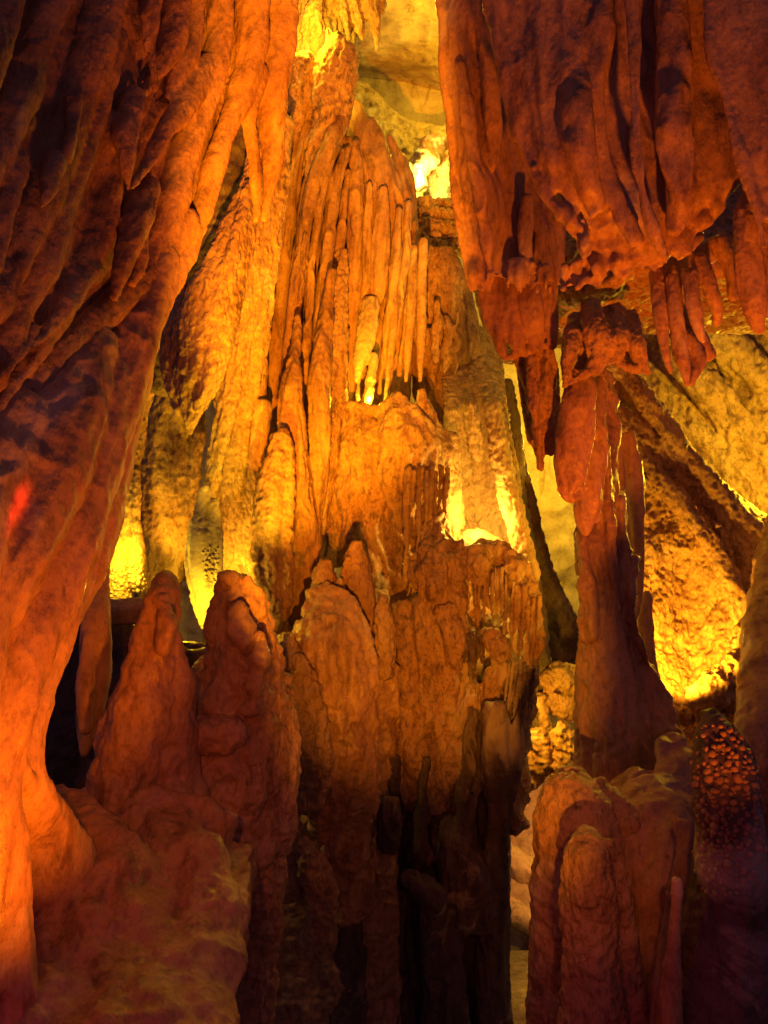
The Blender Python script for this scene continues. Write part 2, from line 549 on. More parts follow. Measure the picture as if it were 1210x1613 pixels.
# pale wall at the far end of the chamber
shell("back_wall", [[(-700, -350), (600, -350, -.4), (1500, -350, -.6)], [(-700, 250), (600, 200), (1500, 200, -.4)],
                    [(-700, 800), (650, 800, .1), (1500, 800)], [(-700, 1250), (700, 1250, .3), (1500, 1250)], [(-700, 1750), (700, 1750, .1), (1500, 1750, 0)]],
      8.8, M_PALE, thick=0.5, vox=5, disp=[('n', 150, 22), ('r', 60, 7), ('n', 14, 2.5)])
shell("cave_ceiling", [[(380, -420, -3.6), (700, -420, -3.8), (1100, -420, -3.6)], [(380, -60, -1.6), (700, -80, -1.4), (1000, -80, -1.4)], [(400, 40, -.4), (680, 60, -.3), (900, 60, -.3)], [(420, 120, .8), (690, 150, .8), (900, 150, .8)]],
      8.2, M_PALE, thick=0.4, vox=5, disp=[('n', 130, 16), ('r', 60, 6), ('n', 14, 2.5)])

# ================================================================== left foreground wall
dA = lambda x, y: 2.15 + 0.0023 * max(-250, min(x, 480))
b = Build(dA)
b.G([[(-350, -260, .1), (0, -260, .12), (220, -260, .12), (440, -260, .12)], [(-350, 0, .1), (0, 0, .1), (220, 0, .1), (425, 0, .12)],
     [(-350, 250, .1), (0, 250, .08), (170, 250, .08), (345, 250, .12)], [(-350, 420, .1), (0, 450, .06), (120, 450, .08), (262, 430, .12)],
     [(-350, 720, .2), (-120, 700, .16), (0, 690, .16), (160, 600, .2)]], thick=.5, dd=-.06)
for pts in [
    [(445, -120, 30), (440, 60, 26), (426, 150, 26), (430, 240, 20), (424, 300, 12), (415, 345, 6)],
    [(400, -120, 30), (395, 60, 26), (380, 150, 24), (347, 235, 16), (318, 330, 12), (296, 392, 7)],
    [(405, 110, 18), (392, 180, 16), (398, 250, 13), (404, 320, 8), (402, 348, 5)],
    [(350, -120, 26), (342, 80, 24), (302, 200, 22), (266, 330, 24), (232, 440, 20), (190, 560, 10)],
    [(312, -80, 16), (305, 60, 18), (283, 110, 14), (262, 150, 8)],
    [(290, -100, 20), (276, 40, 20), (250, 110, 14), (215, 160, 8)],
    [(238, -100, 13, -.03), (237, 60, 13, -.05), (245, 130, 10, -.06), (243, 156, 6, -.05)],
    [(215, 150, 20, -.02), (198, 215, 20, -.07), (200, 262, 13, -.09), (203, 300, 4, -.09)],
    [(325, 100, 18), (300, 150, 20, -.02), (262, 205, 18, -.03), (228, 262, 11, -.05), (206, 296, 4, -.08)],
    [(238, 290, 18), (215, 345, 26, -.05), (196, 410, 12, -.07), (179, 470, 4, -.07)],
    [(222, 355, 15, -.05), (222, 410, 9, -.07), (207, 448, 4, -.07)],
    [(200, -120, 30), (135, 110, 32), (70, 290, 34), (-20, 480, 36)],
    [(120, -120, 24), (40, 120, 32), (-50, 300, 36)],
    [(50, -120, 24), (-30, 120, 30), (-120, 300, 36)],
    [(180, 60, 24), (122, 240, 26), (60, 420, 30), (-15, 600, 26)],
    [(176, 190, 20), (164, 330, 24), (112, 450, 26), (40, 570, 22), (-20, 665, 10)],
    [(118, 160, 14, -.05), (112, 220, 10, -.08), (104, 250, 4, -.08)],
    [(86, 250, 14, -.05), (76, 300, 10, -.08), (66, 325, 4, -.08)],
    [(30, 250, 20, -.04), (10, 330, 18, -.06), (-10, 420, 10, -.06)],
    [(292, 350, 22), (240, 420, 22), (170, 490, 22), (95, 560, 22), (20, 640, 16), (-40, 700, 10)],
    [(150, 420, 14, -.04), (90, 500, 14, -.05), (20, 570, 12, -.05), (-30, 620, 8, -.05)],
]:
    b.S(pts, rd=.55)
make("ribbed_rock_wall", b, M_RIBBED, vox=2.6, smooth=4, flow=(-.55, 1),
     disp=[('n', 90, 12, .4), ('r', 44, 3.5, .3), ('n', 9, .8)],
     label="dark ribbed rock wall with diagonal folds filling the upper left", cat="rock wall")

b = Build(dA)
b.G([[(-350, 500, .2), (0, 480, .2), (150, 400, .22), (280, 380, .22)], [(-350, 700, .1), (0, 650, .08), (100, 650, .1), (190, 650, .16)],
     [(-350, 900, .1), (-80, 900, .06), (0, 900, .06), (115, 900, .16)], [(-350, 1150, .1), (-150, 1150, .05), (-60, 1150, .05), (30, 1150, .1)],
     [(-350, 1400, .1), (-150, 1400, .05), (-60, 1400, .05), (20, 1400, .1)]], thick=.5)
for pts in [
    [(330, 300, 7, .02), (296, 400, 16), (230, 500, 32), (180, 640, 46), (150, 760, 54), (118, 860, 60), (76, 960, 56), (45, 1060, 52), (24, 1160, 48), (30, 1240, 48), (52, 1330, 70, .12), (80, 1450, 100, .2), (90, 1700, 120, .2)],
    [(262, 405, 22), (205, 540, 40, -.02), (140, 700, 62, -.04), (70, 880, 74, -.06), (10, 1040, 70, -.05), (-30, 1180, 66), (-50, 1350, 90, .05), (-50, 1700, 120, .1)],
    [(150, 540, 40), (80, 680, 80, -.02), (0, 840, 90, -.04), (-70, 980, 90), (-120, 1150, 100)],
    [(30, 650, 50), (-60, 800, 90), (-150, 1000, 100)],
    [(60, 990, 26, -.12), (38, 1090, 26, -.13), (20, 1180, 22, -.1), (38, 1220, 16, -.1), (56, 1270, 16, .0), (80, 1330, 20, .1)],
]:
    b.S(pts, rd=.62)
make("smooth_drapery", b, M_SMOOTH, vox=3.2, smooth=5, flow=(-.35, 1), disp=[('n', 90, 9, .4), ('f', 40, 3.5, .1), ('r', 30, 1.6, .3), ('n', 10, .8)],
     label="huge smooth orange drapery sweeping down the left edge with a red glow", cat="drapery")

# ================================================================== lower left ground and stalagmites
dI = lambda x, y: 2.75 - 0.0013 * max(0, y - 1150)
b = Build(dI)
b.G([[(-350, 1310, .1), (0, 1290, .25), (200, 1300, .35), (400, 1330, .4)], [(-350, 1420, .0), (0, 1420, .02), (200, 1400, .05), (390, 1420, .2)],
     [(-350, 1650, .0), (0, 1650, .0), (200, 1650, .0), (350, 1650, .2)], [(-350, 1900, .0), (0, 1900, .0), (200, 1900, .0), (330, 1900, .2)]], thick=.6)
for pts in [
    [(60, 1270, 50, .15), (110, 1330, 80, .1), (150, 1400, 100, .1), (170, 1500, 110, .1), (180, 1640, 120)],
    [(-20, 1320, 60, .1), (-10, 1400, 80, .08), (0, 1500, 90, .08), (10, 1640, 100)],
    [(230, 1300, 70, .25), (270, 1370, 90, .2), (300, 1440, 80, .15), (290, 1560, 90, .1), (280, 1700, 100)],
    [(30, 1560, 60, .02), (60, 1600, 70, -.02), (60, 1700, 80, -.0)],
    [(120, 1290, 50, .3), (200, 1310, 70, .3), (320, 1330, 70, .3)],
]:
    b.S(pts, rd=.4)
make("rock_ledge", b, M_SMOOTH, vox=3.6, smooth=14, disp=[("r", 90, 7),('n', 80, 16), ('n', 30, 4), ('n', 9, 1.3)],
     label="broad dim red rounded rock ledge in the bottom left corner", cat="rock ledge")

b = Build(2.95)
for pts in [
    [(262, 910, 10, .05), (260, 930, 22), (250, 975, 30), (238, 1040, 38), (226, 1100, 46), (208, 1170, 58), (200, 1240, 60), (205, 1330, 70, -.05)],
    [(262, 960, 14, .0), (272, 1040, 22, .03), (278, 1110, 30, .05), (270, 1200, 46, .05), (270, 1320, 60, .05)],
    [(256, 945, 12, -.05), (262, 985, 14, -.08), (254, 1020, 10, -.08)],
    [(180, 1200, 24, -.05), (172, 1260, 30, -.05), (170, 1340, 30, -.05)],
]:
    b.S(pts, rd=.8)
make("stalagmite", b, M_SMOOTH, vox=2.6, smooth=3, disp=[('n', 60, 12, .7), ('b', 44, 9), ('r', 40, 5, .6), ('p', 13, 2), ('n', 9, 1.4)],
     label="tall tapering orange stalagmite leaning right beside the dark cleft, left foreground", cat="stalagmite")

b = Build(3.15)
b.S([(160, 820, 14, .15), (152, 920, 20, .08), (150, 980, 24), (150, 1050, 26), (143, 1120, 22), (136, 1165, 13), (132, 1188, 5)], rd=.7)
b.S([(138, 1000, 10, -.04), (134, 1080, 16, -.06), (134, 1150, 9, -.06)], rd=.7)
make("stalactite", b, M_SMOOTH, vox=2.5, smooth=4, disp=[('n', 50, 5, .5), ('n', 9, 1)],
     label="narrow hanging blade with a pointed tip in front of the dark cleft at left", cat="stalactite")

b = Build(3.5)
b.G([[(150, 945), (240, 942)], [(150, 960, -.1), (240, 955, -.1)], [(150, 985, -.05), (240, 982, -.05)]], thick=.35, nx=8, ny=8)
make("rock_shelf", b, M_SMOOTH, vox=3, smooth=3, disp=[('n', 30, 4), ('n', 8, 1.2)],
     label="small flat rock shelf below the glowing popcorn pocket at left", cat="rock shelf")

b = Build(3.2)
for pts in [
    [(377, 915, 16), (376, 940, 26), (378, 985, 34), (382, 1040, 46), (376, 1110, 62), (360, 1200, 76), (345, 1340, 90)],
    [(362, 911, 10, -.03), (352, 935, 13), (344, 975, 16), (338, 1030, 16), (330, 1090, 20)],
    [(392, 912, 10, -.02), (402, 950, 16, -.02), (418, 985, 20, .02), (428, 1050, 20, .04), (430, 1130, 24, .06)],
    [(372, 960, 12, -.1), (380, 990, 16, -.12), (392, 1020, 12, -.1)],
    [(330, 1050, 20, .08), (318, 1130, 40), (300, 1220, 50), (290, 1300, 60)],
    [(410, 1000, 8, -.12), (404, 1060, 10, -.14), (396, 1120, 12, -.12)],
    [(300, 1150, 22, -.1), (330, 1160, 30, -.14), (372, 1150, 22, -.14)],
]:
    b.S(pts, rd=.75)
make("stalagmite", b, M_SMOOTH, vox=2.6, smooth=3, disp=[('n', 60, 14), ('b', 40, 9), ('r', 44, 7), ('p', 14, 2), ('n', 9, 1.6)],
     label="broad flat topped orange stalagmite in front of the yellow pointed curtain", cat="stalagmite")

b = Build(3.25)
for pts in [
    [(440, 1075, 24, .1), (430, 1130, 40, .05), (428, 1200, 44), (425, 1290, 46), (412, 1370, 40), (400, 1480, 40, .1), (395, 1600, 40, .1)],
    [(285, 1110, 30, .05), (280, 1170, 50, .0), (285, 1260, 60, -.05), (300, 1360, 60, -.1)],
    [(215, 1230, 50, .1), (265, 1180, 46, .1), (320, 1160, 40, .1)],
    [(320, 1180, 40, .0), (340, 1260, 60, -.05), (345, 1340, 60, -.1), (330, 1430, 60, -.1)],
    [(400, 1190, 26, -.1), (392, 1240, 30, -.12), (380, 1300, 22, -.12), (376, 1340, 16, -.1), (350, 1400, 20, -.15)],
]:
    b.S(pts, rd=.75)
make("flowstone_mound", b, M_GRAIN, vox=2.8, smooth=3, disp=[('n', 50, 10), ('r', 34, 5), ('n', 9, 1.8)],
     label="lumpy flowstone mound with eroded edge low in the left centre", cat="flowstone")

b = Build(3.75)  # backing added in the cleft, with the shade put into its dark colour
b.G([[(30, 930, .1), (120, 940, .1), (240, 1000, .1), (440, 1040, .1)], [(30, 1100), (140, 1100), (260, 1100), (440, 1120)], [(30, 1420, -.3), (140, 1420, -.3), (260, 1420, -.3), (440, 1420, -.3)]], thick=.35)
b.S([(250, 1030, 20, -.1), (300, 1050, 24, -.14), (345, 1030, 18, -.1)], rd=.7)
make("cleft_shade_rock", b, M_DARK, vox=3.2, smooth=3, disp=[('n', 50, 10), ('r', 30, 5), ('n', 8, 1.6)],
     label="backing rock with purple black shade in its colour, behind the leaning stalagmite and the narrow hanging blade", cat="rock")

# ================================================================== central massif, upper part
b = Build(5.9)
b.G([[(425, -200), (520, -200), (600, -200)], [(428, 0), (500, 0, -.05), (575, 0, .05)], [(432, 100), (500, 80, -.05), (560, 60, .1)], [(436, 190), (490, 190), (540, 170, .1)]], thick=.5)
for pts in [
    [(452, -150, 14), (450, 20, 12), (446, 60, 9), (443, 92, 3)], [(470, -150, 12), (472, 20, 10), (462, 70, 8), (455, 100, 3)],
    [(497, -150, 12, -.05), (497, 20, 12, -.06), (498, 50, 10, -.05), (500, 70, 6)], [(520, -150, 12), (516, 0, 10), (515, 35, 8), (514, 60, 4)],
    [(545, -150, 16), (552, 0, 14), (566, 40, 9), (570, 62, 4)], [(575, -150, 16), (580, 0, 14), (590, 30, 10), (592, 60, 6), (594, 80, 3)],
    [(602, -150, 14, .1), (598, -10, 10, .08), (600, 20, 5, .06)], [(535, -100, 8, -.05), (540, 10, 7, -.05), (550, 60, 3, -.05)],
    [(488, 5, 5, -.08), (482, 30, 5, -.08), (476, 48, 2, -.08)],
]:
    b.S(pts, rd=.9)
make("drapery", b, M_GRAIN, vox=2.2, smooth=2, disp=[('n', 30, 4), ('f', 12, 3, .2), ('r', 16, 2.5), ('n', 5, 1.2)],
     label="jagged bright yellow drapery at the top centre beside the pale ceiling", cat="drapery")

b = Build(5.5)
for pts in [
    [(530, 56, 10), (530, 80, 26), (526, 130, 34), (516, 190, 26), (500, 240, 16), (488, 290, 10)],
    [(552, 74, 8), (550, 110, 14), (545, 160, 13), (532, 215, 9), (512, 260, 6)],
    [(478, 96, 18), (474, 140, 26, .05), (470, 200, 22, .08), (466, 260, 14, .1)],
    [(446, 105, 14, .05), (448, 160, 18, .08), (446, 220, 16, .1)],
    [(518, 46, 5), (519, 58, 8), (520, 80, 10)],
]:
    b.S(pts, rd=.85)
make("flowstone_boss", b, M_PIT, vox=2.0, smooth=2, disp=[('n', 40, 5), ('p', 9, 4, .6), ('f', 16, 3, .2), ('r', 14, 1.6), ('n', 5, 1.2)], flow=(-.25, 1),
     label="bulbous pitted flowstone boss with a bright yellow top, at the head of the fluted columns", cat="flowstone")

b = Build(5.8)
for pts in [
    [(556, 165, 10, .1), (574, 210, 26, .06), (588, 262, 40), (598, 330, 46), (598, 400, 46, .04), (592, 470, 36, .12), (585, 560, 26, .2)],
    [(600, 222, 18, .1), (622, 280, 26, .04), (634, 340, 22), (630, 400, 20, .05), (618, 480, 14, .1)],
]:
    b.S(pts, rd=.75)
b.G([[(550, 200, .3), (650, 280, .35)], [(530, 400, .35), (655, 400, .35)], [(515, 700, .35), (640, 690, .4)]], thick=.3, nx=10, ny=14)
dome = make("flowstone_dome", b, M_SMOOTH, vox=2.1, smooth=3, flow=(-.05, 1), disp=[('n', 40, 4, .4), ('f', 20, 4.5, .05), ('n', 6, .7)],
     label="smooth orange flowstone dome with thin flutes below, left of the brightest lamp glow", cat="flowstone")
flutes(dome, [
    [(560, 225, 8, -.12), (561, 300, 14, -.16), (560, 400, 16, -.16), (555, 500, 17, -.14), (548, 600, 15, -.1), (542, 680, 10)],
    [(582, 290, 6, -.2), (580, 360, 9, -.22), (578, 440, 9, -.2), (572, 500, 7, -.16)],
    [(604, 300, 10, -.2), (600, 380, 17, -.22), (597, 440, 17, -.2), (592, 468, 15, -.18)],
    [(628, 330, 6, -.2), (624, 400, 10, -.22), (616, 480, 9, -.18), (606, 560, 7, -.14), (598, 620, 4, -.1)],
    [(643, 320, 6, -.14), (641, 390, 9, -.18), (630, 470, 8, -.16), (618, 560, 7, -.12), (607, 636, 5, -.1)],
    [(652, 350, 5, -.1), (650, 420, 7, -.12), (640, 500, 6, -.1), (628, 590, 5, -.1)],
    [(548, 250, 5, -.02), (542, 340, 8, -.02), (532, 460, 8, -.02), (526, 570, 7)],
], M_SMOOTH, 5.8)

b = Build(5.5)
b.G([[(435, 180, .25), (560, 240, .3)], [(420, 450, .46), (540, 450, .46)], [(405, 740, .46), (530, 740, .46)], [(410, 960, .3), (520, 960, .3)]], thick=.3)
b.S([(445, 180, 16, .15), (470, 210, 22, .1), (510, 230, 22, .1), (545, 225, 14, .15)], rd=.8)
col = make("fluted_column", b, M_RIBBED, vox=2.4, smooth=2, flow=(-.12, 1), disp=[('n', 50, 5, .3), ('f', 14, 5, .05), ('n', 6, 1)],
     label="tall orange column of long narrow parallel flutes in the centre", cat="column")
flutes(col, [
    [(536, 190, 14, -.02), (516, 236, 15, -.08), (494, 292, 13, -.12), (480, 360, 12, -.14), (469, 450, 13, -.14), (458, 540, 13, -.12), (448, 640, 12, -.1)],
    [(528, 240, 7, -.06), (508, 300, 8, -.1), (496, 380, 8, -.12), (489, 450, 8, -.12), (483, 540, 9, -.1), (480, 600, 8)],
    [(545, 235, 7, -.02), (528, 290, 12, -.05), (516, 380, 13, -.08), (508, 460, 13, -.08), (502, 560, 13, -.06), (498, 660, 12, -.04), (500, 760, 8)],
    [(548, 270, 5, .05), (537, 370, 8, .02), (526, 480, 8, .02), (518, 600, 8, .02)],
    [(456, 190, 10, .02), (444, 270, 12, -.04), (430, 380, 13, -.06), (418, 480, 13, -.06), (408, 580, 13, -.04), (398, 680, 12), (390, 760, 9)],
    [(474, 215, 10, .05), (462, 300, 11, .02), (450, 400, 12, .0), (440, 500, 12, .0), (430, 600, 11), (422, 690, 10), (414, 780, 8)],
    [(490, 250, 7, .02), (477, 330, 8), (464, 420, 8, .02), (454, 500, 7, .04), (446, 570, 6)],
    [(480, 370, 6, -.2), (477, 420, 6, -.22), (474, 462, 5, -.22), (473, 476, 7, -.22)],
    [(436, 200, 8, .0), (424, 300, 9, -.02), (412, 400, 9, -.02), (402, 500, 9)],
], M_RIBBED, 5.5)
flutes(col, [[(538, 400, 10, .0), (530, 480, 18, -.06), (526, 560, 24, -.1), (524, 640, 25, -.12), (518, 720, 19, -.12), (508, 800, 11, -.1), (500, 880, 4, -.1)]], M_GRAIN, 5.5,
       name="leaf", rd=.6, disp=[('n', 44, 4, .3), ('f', 14, 3, .08), ('b', 7, 2.4), ('n', 5, 1)])

b = Build(4.85)
for pts in [
    [(428, 170, 14), (416, 280, 18), (402, 400, 20), (386, 510, 20), (362, 620, 18), (342, 720, 14), (330, 800, 10), (310, 900, 7)],
    [(450, 190, 12, .08), (438, 300, 16, .06), (420, 420, 18, .05), (404, 540, 18, .05), (384, 650, 16, .06)],
    [(440, 120, 14, .05), (436, 200, 14, .05), (420, 330, 12, .02)],
    [(396, 330, 12, -.02), (388, 420, 14, -.03), (376, 520, 13, -.02), (352, 620, 12), (338, 700, 9)],
]:
    b.S(pts, rd=.9)
make("drapery", b, M_GRAIN, vox=2.3, smooth=2, flow=(-.2, 1), disp=[('n', 40, 4, .3), ('f', 14, 4, .1), ('r', 14, 2.4, .5), ('n', 5, 1.4)],
     label="long narrow knobbly golden drapery just right of the granular stalactite", cat="drapery")

b = Build(4.75)  # stands in for the shadow wedge; shade is put into the dark colour
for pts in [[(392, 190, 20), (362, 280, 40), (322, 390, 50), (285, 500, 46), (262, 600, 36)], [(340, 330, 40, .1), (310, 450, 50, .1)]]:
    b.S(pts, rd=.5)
make("wedge_shade_rock", b, M_DARK, vox=2.8, smooth=3, disp=[('n', 40, 8), ('r', 26, 4), ('n', 7, 1.2)],
     label="backing rock with black shade in its colour, in the wedge between the left wall and the granular stalactite", cat="rock")

# granular stalactite and what stands behind it
b = Build(4.3)
for pts in [
    [(418, 190, 12, .25), (394, 300, 20, .15), (362, 400, 32, .05), (330, 500, 48), (314, 570, 43), (306, 625, 27), (301, 662, 13), (299, 686, 4)],
    [(300, 455, 14, .08), (276, 530, 20, .03), (272, 590, 16), (286, 650, 10)],
    [(392, 290, 8, .08), (366, 400, 12, -.04), (344, 500, 15, -.08), (326, 590, 12, -.08), (312, 645, 7, -.05)],
    [(340, 400, 10, -.02), (312, 500, 14, -.06), (296, 590, 12, -.06), (294, 640, 7, -.03)],
]:
    b.S(pts, rd=.8)
make("stalactite", b, M_GRAIN, vox=2.2, smooth=2, flow=(-.2, 1), disp=[('n', 45, 6, .4), ('f', 26, 4, .15), ('b', 8, 4.5, .7), ('n', 5, 1.4)],
     label="large granular stalactite with a blunt tip hanging beside the black recess at left", cat="stalactite")

b = Build(5.2)
for pts in [
    [(300, 560, 30, .05), (280, 650, 44), (266, 720, 46), (262, 790, 42), (258, 850, 38), (252, 910, 34), (245, 980, 36)],
    [(245, 640, 16, .0), (228, 690, 14), (222, 730, 10)],
    [(310, 680, 14, -.05), (300, 760, 14, -.05), (292, 840, 12, -.05), (280, 910, 10, -.05)],
]:
    b.S(pts, rd=.8)
make("column", b, M_GRAIN, vox=2.2, smooth=2, disp=[('n', 40, 4), ('b', 9, 2.6, .8), ('r', 20, 1.6), ('n', 4, .9)],
     label="pale golden column with a thin horizontal crack behind the granular stalactite", cat="column")

b = Build(4.95)
for pts in [
    [(240, 590, 12, .0), (222, 660, 12), (214, 720, 10), (206, 780, 13), (200, 830, 16), (190, 870, 16), (184, 920, 20), (190, 960, 24)],
    [(214, 740, 8, -.02), (214, 800, 8, -.02), (215, 850, 10, -.02), (218, 920, 18)],
]:
    b.S(pts, rd=.8)
slim = make("column", b, M_GRAIN, vox=2.0, smooth=1, disp=[('n', 30, 4), ('b', 8, 2.5), ('n', 4, 1)],
     label="slim yellow column ending in popcorn calcite above the small rock shelf", cat="column")

popcorn(slim, [(168, 905), (200, 880), (230, 905), (235, 945), (170, 945)], 60, 3, 5, 4, M_PALE)
b = Build(4.65)
for pts in [
    [(322, 770, 10), (320, 830, 20), (322, 890, 24), (325, 940, 17), (326, 980, 9), (327, 1002, 3)],
    [(305, 820, 7, .0), (297, 880, 7), (304, 940, 5), (318, 990, 3)],
    [(338, 790, 8), (344, 860, 9), (342, 930, 8), (334, 985, 4)],
]:
    b.S(pts, rd=.35)
yc = make("curtain", b, M_PALE, vox=2.0, smooth=3, disp=[('n', 30, 3, .5), ('m', 7, 4), ('n', 5, .8)],
     label="bright yellow translucent looking curtain narrowing to a point at lower left", cat="drapery")

popcorn(yc, [(316, 870), (346, 850), (346, 930), (330, 935)], 40, 2.2, 4, 6, M_PALE)

# the small lamp that shows between the two columns
lampo = bpy.data.objects.new("cave_lamp", None)
lampo.location = P(229, 812, 5.35)
lampo["label"] = "small white glowing lamp in the slot between the two pale columns"; lampo["category"] = "lamp"
C.objects.link(lampo)


def turned(name, prof, mat, parent, K=16):
    vs = [(r * math.cos(2 * math.pi * k / K), r * math.sin(2 * math.pi * k / K), z) for r, z in prof for k in range(K)]
    fs = [(i * K + k, i * K + (k + 1) % K, (i + 1) * K + (k + 1) % K, (i + 1) * K + k) for i in range(len(prof) - 1) for k in range(K)]
    fs += [tuple(range(K))[::-1], tuple((len(prof) - 1) * K + k for k in range(K))]
    me = bpy.data.meshes.new(name); me.from_pydata(vs, [], fs); me.materials.append(mat)
    o = bpy.data.objects.new(name, me); o.parent = parent
    C.objects.link(o)
    return o


M_LENS = bpy.data.materials.new("lamp_glass"); M_LENS.use_nodes = True
_b = M_LENS.node_tree.nodes["Principled BSDF"]
_b.inputs["Emission Color"].default_value = (1, 0.82, 0.5, 1); _b.inputs["Emission Strength"].default_value = 14
M_HOUSE = bpy.data.materials.new("lamp_housing"); M_HOUSE.use_nodes = True
M_HOUSE.node_tree.nodes["Principled BSDF"].inputs["Base Color"].default_value = (.05, .05, .05, 1)
turned("housing", [(.02, -.06), (.026, -.05), (.026, -.035), (.022, -.03)], M_HOUSE, lampo)
turned("tube", [(.014, -.03), (.019, -.02), (.019, .05), (.014, .062)], M_LENS, lampo)

b = Build(5.15)
for pts in [
    [(396, 560, 26), (384, 680, 34), (378, 780, 36), (378, 860, 34), (380, 940, 34), (385, 1010, 34)],
    [(350, 690, 14), (354, 790, 16), (358, 880, 14), (360, 960, 12)],
    [(412, 640, 14, -.1), (404, 740, 14, -.1), (398, 840, 12, -.08), (396, 920, 10, -.08)],
]:
    b.S(pts, rd=.6)
make("drapery", b, M_GRAIN, vox=2.3, smooth=2, disp=[('n', 50, 4, .3), ('f', 20, 2.2, .08), ('b', 5, 1.2), ('n', 4, .8)],
     label="broad olive gold drapery behind the knob topped stalagmite", cat="drapery")

b = Build(4.75)
for pts in [
    [(436, 690, 12), (440, 720, 20), (430, 770, 26), (424, 830, 26), (422, 890, 26), (425, 950, 28), (430, 1020, 30)],
    [(446, 680, 9), (448, 700, 14), (452, 760, 14), (448, 850, 14), (450, 950, 12)],
    [(412, 790, 8, -.06), (405, 850, 10, -.06), (408, 910, 9, -.06), (416, 945, 6, -.06)],
]:
    b.S(pts, rd=.85)
make("stalagmite", b, M_RIBBED, vox=2.2, smooth=2, disp=[('n', 30, 5), ('r', 20, 3.5), ('n', 5, 1.3)],
     label="lumpy brown stalagmite with a yellow knob top left of the centre", cat="stalagmite")

b = Build(4.95)
for pts in [
    [(460, 590, 16), (458, 640, 20), (462, 720, 24), (470, 800, 28), (476, 880, 30), (470, 960, 28), (462, 1040, 28)],
    [(524, 430, 8, .2), (512, 520, 14, .15), (503, 600, 19, .06), (505, 680, 18, .05), (502, 760, 14, .05), (496, 830, 10, .05), (490, 900, 8)],
    [(470, 500, 6, .15), (464, 560, 9, .04), (462, 590, 12, -.02), (462, 640, 14, -.04)],
    [(446, 900, 12, -.1), (440, 960, 12, -.1), (436, 1010, 10, -.1)],
]:
    b.S(pts, rd=.9)
make("column", b, M_RIBBED, vox=2.2, smooth=2, disp=[('n', 40, 5, .5), ('f', 16, 3, .1), ('b', 7, 1.6), ('n', 5, 1.2)],
     label="stout rough orange column standing in front of the tall flutes", cat="column")

# ---------------- middle: the speckled ledge and its cascade
b = Build(5.4)
for pts in [
    [(560, 650, 14, .0), (570, 690, 36), (575, 760, 44), (580, 830, 44), (590, 910, 44), (595, 1000, 44), (600, 1090, 44)],
    [(620, 642, 24, -.05), (636, 680, 46, -.08), (645, 740, 56, -.06), (650, 800, 52), (650, 880, 48, .03), (655, 960, 50, .03), (660, 1050, 54, .0)],
    [(664, 616, 8, .0), (668, 650, 20), (684, 700, 26), (700, 760, 24), (706, 830, 18), (704, 900, 16)],
    [(548, 640, 5, -.02), (556, 634, 6, -.02), (575, 640, 7, -.02), (600, 650, 9, -.02)],
    [(540, 720, 18, .1), (535, 800, 20, .1), (530, 880, 20, .1)],
]:
    b.S(pts, rd=.75)
ledge = make("flowstone_ledge", b, M_PIT, vox=2.2, smooth=2, disp=[('n', 45, 7), ('f', 26, 4.5, .12), ('r', 34, 4.5, .5), ('p', 11, 3.2), ('n', 6, 1.2)],
     label="speckled flowstone ledge with a cascade of thin drips in the middle of the massif", cat="flowstone")

drips(ledge, row(638, 745, 708, 745, 11, 120, 4.6, 5, lean=-4, skip=.08), M_RIBBED, 5.08)
drips(ledge, row(640, 880, 672, 885, 5, 90, 4.2, 15, lean=-6), M_PIT, 5.1)
tubes = Build(5.55)
for pts in [
    [(584, 476, 14), (578, 520, 16), (568, 570, 12), (562, 600, 4)],
    [(590, 560, 7, -.02), (582, 610, 8, -.02), (576, 645, 8)],
    [(566, 570, 3), (564, 610, 3), (564, 640, 4)],
]:
    tubes.S(pts, rd=.9)
make("stalactite", tubes, M_PALE, vox=1.8, smooth=1, disp=[('n', 20, 3), ('r', 12, 1.6), ('n', 4, .8)],
     label="short pale broken stalactite with a flat rim above the speckled ledge", cat="stalactite")
for k, (x0, y0, x1, y1, r, w) in enumerate([(625, 470, 606, 640, 6, "bright golden slim stalactite, left of the black slot above the speckled ledge"),
                                           (648, 480, 640, 600, 7, "dull orange slim stalactite crossing the black slot above the speckled ledge"),
                                           (664, 470, 662, 600, 8, "orange stalactite with sharp tip at the right of the black slot")]):
    b = Build(5.62 + .04 * k).S([(x0 + 3, y0 - 90, r), (x0, y0, r * 1.1), ((x0 + x1) / 2, (y0 + y1) / 2, r), (x1, y1, r * .45)], rd=.9)
    make("stalactite", b, M_SMOOTH, vox=1.8, smooth=1, disp=[('n', 20, 2), ('n', 5, .8)], label=w, cat="stalactite", group="slim stalactites above the speckled ledge")

b = Build(4.75)
for pts in [[(562, 858, 10), (560, 885, 20), (564, 930, 26), (572, 980, 24), (576, 1040, 22)], [(548, 880, 7, -.05), (544, 920, 10, -.02), (550, 990, 16)]]:
    b.S(pts, rd=.9)
make("stalagmite", b, M_RIBBED, vox=2.0, smooth=2, disp=[('n', 26, 4), ('r', 18, 2.4), ('n', 5, 1.3)],
     label="small round topped stalagmite with a white patch at its tip, dead centre", cat="stalagmite")
b = Build(4.7)
for pts in [[(511, 888, 12), (510, 910, 20), (514, 950, 24), (520, 1000, 26)]]:
    b.S(pts, rd=.9)
make("stalagmite", b, M_RIBBED, vox=2.0, smooth=2, disp=[('n', 24, 4), ('r', 18, 2.4), ('n', 5, 1.3)],
     label="short stubby orange stalagmite with a glowing rim, left of the white tipped one", cat="stalagmite")

